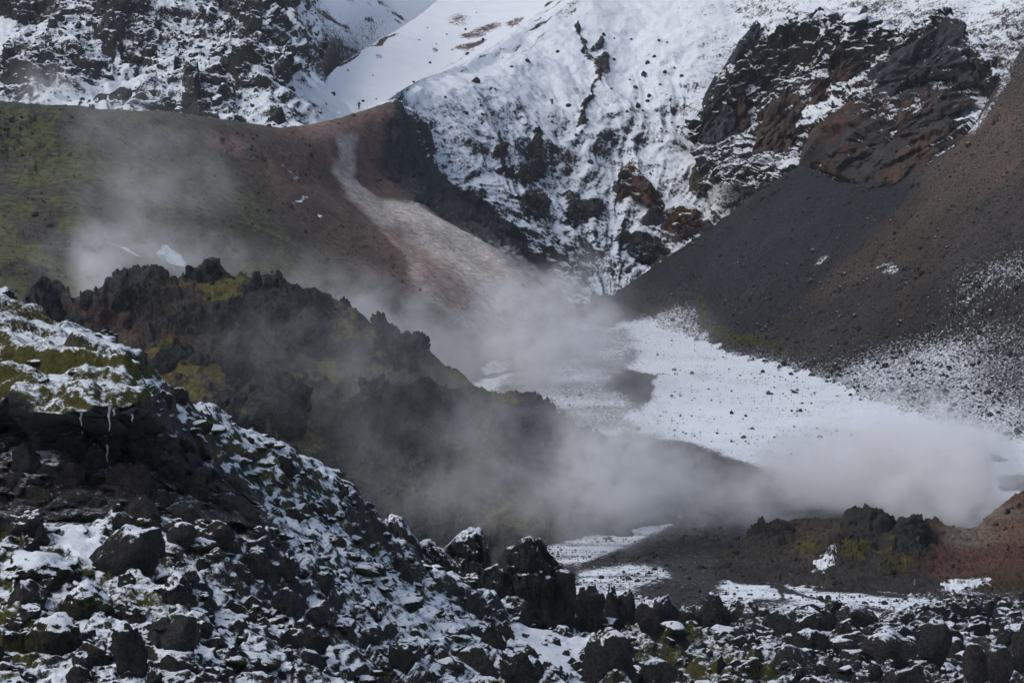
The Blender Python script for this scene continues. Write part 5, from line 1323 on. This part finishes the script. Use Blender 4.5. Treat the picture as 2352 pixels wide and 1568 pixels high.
# ------------------------------------------------------------------ the walker
def walker():
    base = Vector(surf('snow_slope', 825, 248))
    def plain(name, c, rough=.85):
        g = NT(name); geo = g.new('ShaderNodeNewGeometry'); n = g.noise(geo.outputs['Position'], 12, 3)
        g.l.new(g.mix(n, tuple(x * .75 for x in c), tuple(x * 1.2 for x in c)), g.b.inputs['Base Color']); g.b.inputs['Roughness'].default_value = rough
        return g.m
    dark, grey, skin = plain('dark_jacket', (0.012, 0.012, 0.015)), plain('grey_backpack', (0.06, 0.06, 0.068)), plain('face_skin', (0.35, 0.22, 0.17))
    root = bpy.data.objects.new('person', None); col.objects.link(root); root.location = base; root.scale = (1.08,) * 3
    tag(root, 'lone walker in dark clothes with a backpack crossing the far snow slope', 'person')
    P = [(0, 0, .95), (0, 0, 1.15), (0, .02, 1.38), (0, .02, 1.5), (0, -.01, 1.62), (0, -.01, 1.72),
         (.19, .02, 1.40), (.34, -.08, 1.2), (.46, -.26, 1.12), (-.19, .02, 1.40), (-.34, -.08, 1.16), (-.44, -.26, 1.02),
         (.11, 0, .9), (.13, -.10, .5), (.12, .02, .1), (.12, -.16, .04), (-.11, 0, .9), (-.14, .12, .5), (-.17, .25, .1), (-.17, .10, .04),
         (.49, -.33, 1.12), (-.47, -.33, 1.02)]
    E = [(0, 1), (1, 2), (2, 3), (3, 4), (4, 5), (2, 6), (6, 7), (7, 8), (8, 20), (2, 9), (9, 10), (10, 11), (11, 21), (0, 12), (12, 13), (13, 14), (14, 15), (0, 16), (16, 17), (17, 18), (18, 19)]
    rad = [.17, .17, .19, .07, .11, .08, .09, .07, .05, .09, .07, .05, .12, .085, .06, .05, .12, .085, .06, .05, .045, .045]
    me = bpy.data.meshes.new('body'); me.from_pydata(P, E, []); me.materials.append(dark)
    body = link('body', me, root)
    body.modifiers.new('skin', 'SKIN'); body.modifiers.new('sub', 'SUBSURF').levels = 1
    for v, r in zip(me.skin_vertices[0].data, rad): v.radius = (r, r)
    me.skin_vertices[0].data[0].use_root = True
    def blob(name, c, dims, mat, seed):
        v, f = ico(2); v = v * (1 + fbm(v + seed, .9, 2, seed) * .2)[:, None] * np.array(dims) + np.array(c)
        return link(name, mesh_from(name, v, f, mat), root)
    blob('backpack', (0, .24, 1.22), (.19, .13, .30), grey, 3)
    blob('hood', (0, .02, 1.68), (.13, .13, .13), dark, 4)
    blob('face', (0, -.10, 1.64), (.085, .07, .11), skin, 5)
    for sx, hz, lab in ((.49, 1.12, 'thin trekking pole held out to the right by the walker'), (-.47, 1.02, 'thin trekking pole held out to the left by the walker')):
        bm = bmesh.new()
        a, b = Vector((sx, -.35, hz + .1)), Vector((sx * 1.75, -.55, .0))
        ax = (b - a).normalized(); u = ax.orthogonal().normalized(); w = ax.cross(u)
        rs = []
        for t, r in ((0, .028), (.12, .026), (.13, .016), (.9, .014), (.92, .04), (.94, .04), (.95, .012), (1, .006)):
            c = a.lerp(b, t); rs.append([bm.verts.new(c + (u * math.cos(q) + w * math.sin(q)) * r) for q in [j * math.pi / 3 for j in range(6)]])
        for p, q in zip(rs[:-1], rs[1:]):
            for j in range(6): bm.faces.new((p[j], p[(j + 1) % 6], q[(j + 1) % 6], q[j]))
        me = bpy.data.meshes.new('trekking_pole'); bm.to_mesh(me); bm.free(); me.materials.append(grey)
        tag(link('trekking_pole', me, loc=base), lab, 'pole', 'trekking poles of the walker')
walker()

# ------------------------------------------------------------------ steam
def steam_mat():
    m = bpy.data.materials.new('steam'); m.use_nodes = True
    t = m.node_tree; t.nodes.remove(t.nodes['Principled BSDF'])
    pv = t.nodes.new('ShaderNodeVolumePrincipled')
    pv.inputs['Color'].default_value = (.985, .99, 1.0, 1)
    pv.inputs['Anisotropy'].default_value = .1
    pv.inputs['Density'].default_value = 1.0
    t.links.new(pv.outputs[0], t.nodes['Material Output'].inputs['Volume'])
    return m

def steam_nodes(name, loc, scale, dens, freq, seed, mat, res):
    """a voxel cloud: an uneven ellipsoid torn by turbulence"""
    ng = bpy.data.node_groups.new(name, 'GeometryNodeTree')
    ng.interface.new_socket('Geometry', in_out='INPUT', socket_type='NodeSocketGeometry')
    ng.interface.new_socket('Geometry', in_out='OUTPUT', socket_type='NodeSocketGeometry')
    n, L = ng.nodes, ng.links
    go = n.new('NodeGroupOutput'); n.new('NodeGroupInput')
    def put(sock, v):
        if isinstance(v, bpy.types.NodeSocket): L.new(v, sock)
        else: sock.default_value = v
    def mth(op, a, b=0.0, clamp=False):
        q = n.new('ShaderNodeMath'); q.operation = op; q.use_clamp = clamp
        put(q.inputs[0], a); put(q.inputs[1], b); return q.outputs[0]
    def vm(op, a, b=None, out=0):
        q = n.new('ShaderNodeVectorMath'); q.operation = op
        put(q.inputs[0], a)
        if b is not None: put(q.inputs[1], b)
        return q.outputs['Value'] if op == 'LENGTH' else q.outputs[0]
    def noise(vec, sc_, det, rough=.55, colour=False, dist=0.0):
        q = n.new('ShaderNodeTexNoise'); put(q.inputs['Vector'], vec)
        q.inputs['Scale'].default_value = sc_; q.inputs['Detail'].default_value = det; q.inputs['Roughness'].default_value = rough; q.inputs['Distortion'].default_value = dist
        return q.outputs[1] if colour else q.outputs[0]
    def ss(v, a, b):
        q = n.new('ShaderNodeMapRange'); q.interpolation_type = 'SMOOTHSTEP'
        put(q.inputs[0], v); q.inputs[1].default_value = a; q.inputs[2].default_value = b
        return q.outputs[0]
    mpos = n.new('GeometryNodeInputPosition').outputs[0]
    pos = vm('DIVIDE', mpos, tuple(scale))
    wpos = vm('ADD', mpos, tuple(np.array(loc) + seed * 31.7))
    warp = vm('MULTIPLY', vm('SUBTRACT', noise(wpos, freq * .8, 3, .55, True), (.5, .5, .5)), (1.5, .9, 1.3))
    r = vm('LENGTH', vm('ADD', pos, warp))
    w2 = vm('ADD', wpos, vm('MULTIPLY', vm('SUBTRACT', noise(wpos, freq * 1.5, 2, .5, True), (.5, .5, .5)), (7, 7, 7)))
    body = ss(noise(w2, freq * 2.2, 8, .68), .43, .60)
    edge = ss(vm('LENGTH', pos), 1.0, .72)
    fall = ss(r, 1.0, .1)
    d_ = mth('MULTIPLY', mth('MULTIPLY', fall, edge), mth('MULTIPLY', body, dens))
    # never quite empty inside
    d_ = mth('ADD', d_, mth('MULTIPLY', mth('MULTIPLY', mth('POWER', fall, 2.0), edge), dens * .10))
    vc = n.new('GeometryNodeVolumeCube')
    put(vc.inputs['Density'], d_)
    vc.inputs['Min'].default_value = tuple(-q for q in scale); vc.inputs['Max'].default_value = tuple(scale)
    for i, k in enumerate(('Resolution X', 'Resolution Y', 'Resolution Z')): vc.inputs[k].default_value = res[i]
    sm = n.new('GeometryNodeSetMaterial'); sm.inputs['Material'].default_value = mat
    L.new(vc.outputs[0], sm.inputs[0]); L.new(sm.outputs[0], go.inputs[0])
    return ng

def steam():
    v, f = ico(3)
    #        px    py    dist  rx   ry   depth  dens  noise  tilt  label
    spec = [(225, 620, 428, 75, 110, 9, .40, .16, 0, 'bright foot of the steam column rising behind the left end of the mound'),
            (330, 450, 445, 200, 250, 12, .09, .09, 0, 'tall thin steam column drifting up the green hill'),
            (330, 600, 424, 250, 95, 8, .22, .12, 0, 'low bank of steam behind the mound crest'),
            (880, 750, 425, 300, 110, 10, .24, .10, 28, 'steam band trailing behind the falling mound crest'),
            (1245, 775, 535, 190, 140, 14, .40, .08, 0, 'dense round steam cloud over the valley mouth'),
            (1240, 850, 525, 400, 230, 22, .075, .06, 0, 'wide thin steam veil over the snowy stream bed'),
            (1310, 645, 575, 85, 75, 9, .3, .12, -30, 'small steam puff before the gully mouth'),
            (1420, 1090, 366, 190, 160, 9, .75, .11, 0, 'dense steam cloud rising from the river bank'),
            (1130, 1090, 363, 480, 230, 9, .17, .09, 0, 'thin steam veil hanging over the dark lower mound'),
            (800, 900, 384, 340, 210, 9, .11, .09, 20, 'thin steam drifting over the mossy face of the mound'),
            (1650, 1125, 385, 300, 120, 12, .26, .10, 0, 'steam bank spreading along the river flat'),
            (2080, 1075, 405, 300, 135, 14, 1.7, .08, 0, 'dense white steam bank behind the craggy knoll'),
            (2100, 1000, 475, 150, 120, 10, .35, .12, 0, 'soft top of the white steam bank beside the tall pole'),
            (2215, 1160, 382, 150, 80, 7, 1.1, .14, -15, 'steam wisp curling off the red earth bank'),
            (2150, 1110, 392, 150, 110, 8, 1.6, .13, -20, 'brightest torn steam plume leaving the vent by the red bank'),
            (90, 205, 640, 80, 70, 10, .14, .12, 0, 'faint steam wisp before the far lava hillside')]
    mat = steam_mat()
    for k, (px, py, d_, rx, ry, dr, den, fr, tl, lab) in enumerate(spec):
        loc = at(px, py, d_)
        half = (rx * d_ / FPX * 1.35, dr * 1.2, ry * d_ / FPX * 1.35)
        me = mesh_from('steam', v * .9 * np.array(half), f, mat)
        o = link('steam', me, loc=loc)
        o.rotation_euler = (0, R(tl), 0)
        res = (int(np.clip(rx * .5, 40, 170)), 30, int(np.clip(ry * .5, 36, 110)))
        o.modifiers.new('cloud', 'NODES').node_group = steam_nodes('steam', loc, half, den * .5, fr, k + 1, mat, res)
        tag(o, lab, 'steam', kind='stuff')
steam()

def haze():
    bm = bmesh.new(); bmesh.ops.create_cube(bm, size=1.0)
    me = bpy.data.meshes.new('haze'); bm.to_mesh(me); bm.free()
    m = bpy.data.materials.new('thin_haze'); m.use_nodes = True
    t = m.node_tree; t.nodes.remove(t.nodes['Principled BSDF'])
    pv = t.nodes.new('ShaderNodeVolumePrincipled'); pv.inputs['Color'].default_value = (.86, .93, 1.0, 1); pv.inputs['Density'].default_value = 0.00005
    t.links.new(pv.outputs[0], t.nodes['Material Output'].inputs['Volume'])
    me.materials.append(m)
    o = link('haze', me, loc=(0, 500, 70)); o.scale = (12400, 12400, 160)
    tag(o, 'thin blue-grey haze filling the whole valley', 'haze', kind='stuff')
haze()

STRUCT = {'ground': 'snow-dusted dark plain reaching out beyond the hills', 'far_snowfield': 'palest smooth snowfield at the very top behind the crest', 'snow_slope': 'smooth far snow slope that the walker crosses',
          'lava_hillside': 'rough dark lava hillside dusted with snow at top left', 'mountain': 'snow-covered mountain face cut by runnels', 'cliff': 'dark rust-stained cliff above the scree',
          'scree_slope': 'dark and brown scree slope speckled with snow', 'hill': 'mossy green and red hill with a pale debris chute', 'valley_floor': 'flat valley floor with snow plain and gravel river bed',
          'near_mound': 'craggy dark mound with moss in the middle distance', 'steamy_mound': 'lower dark mound half hidden in steam', 'knoll': 'low knoll with crags and red geothermal earth',
          'lava_slope': 'near slope of snowy lava with a mossy overhang at left'}
for n_, l_ in STRUCT.items():
    o = bpy.data.objects.get(n_)
    if o: o['label'] = l_
print('done', round(time.time() - T0, 1))
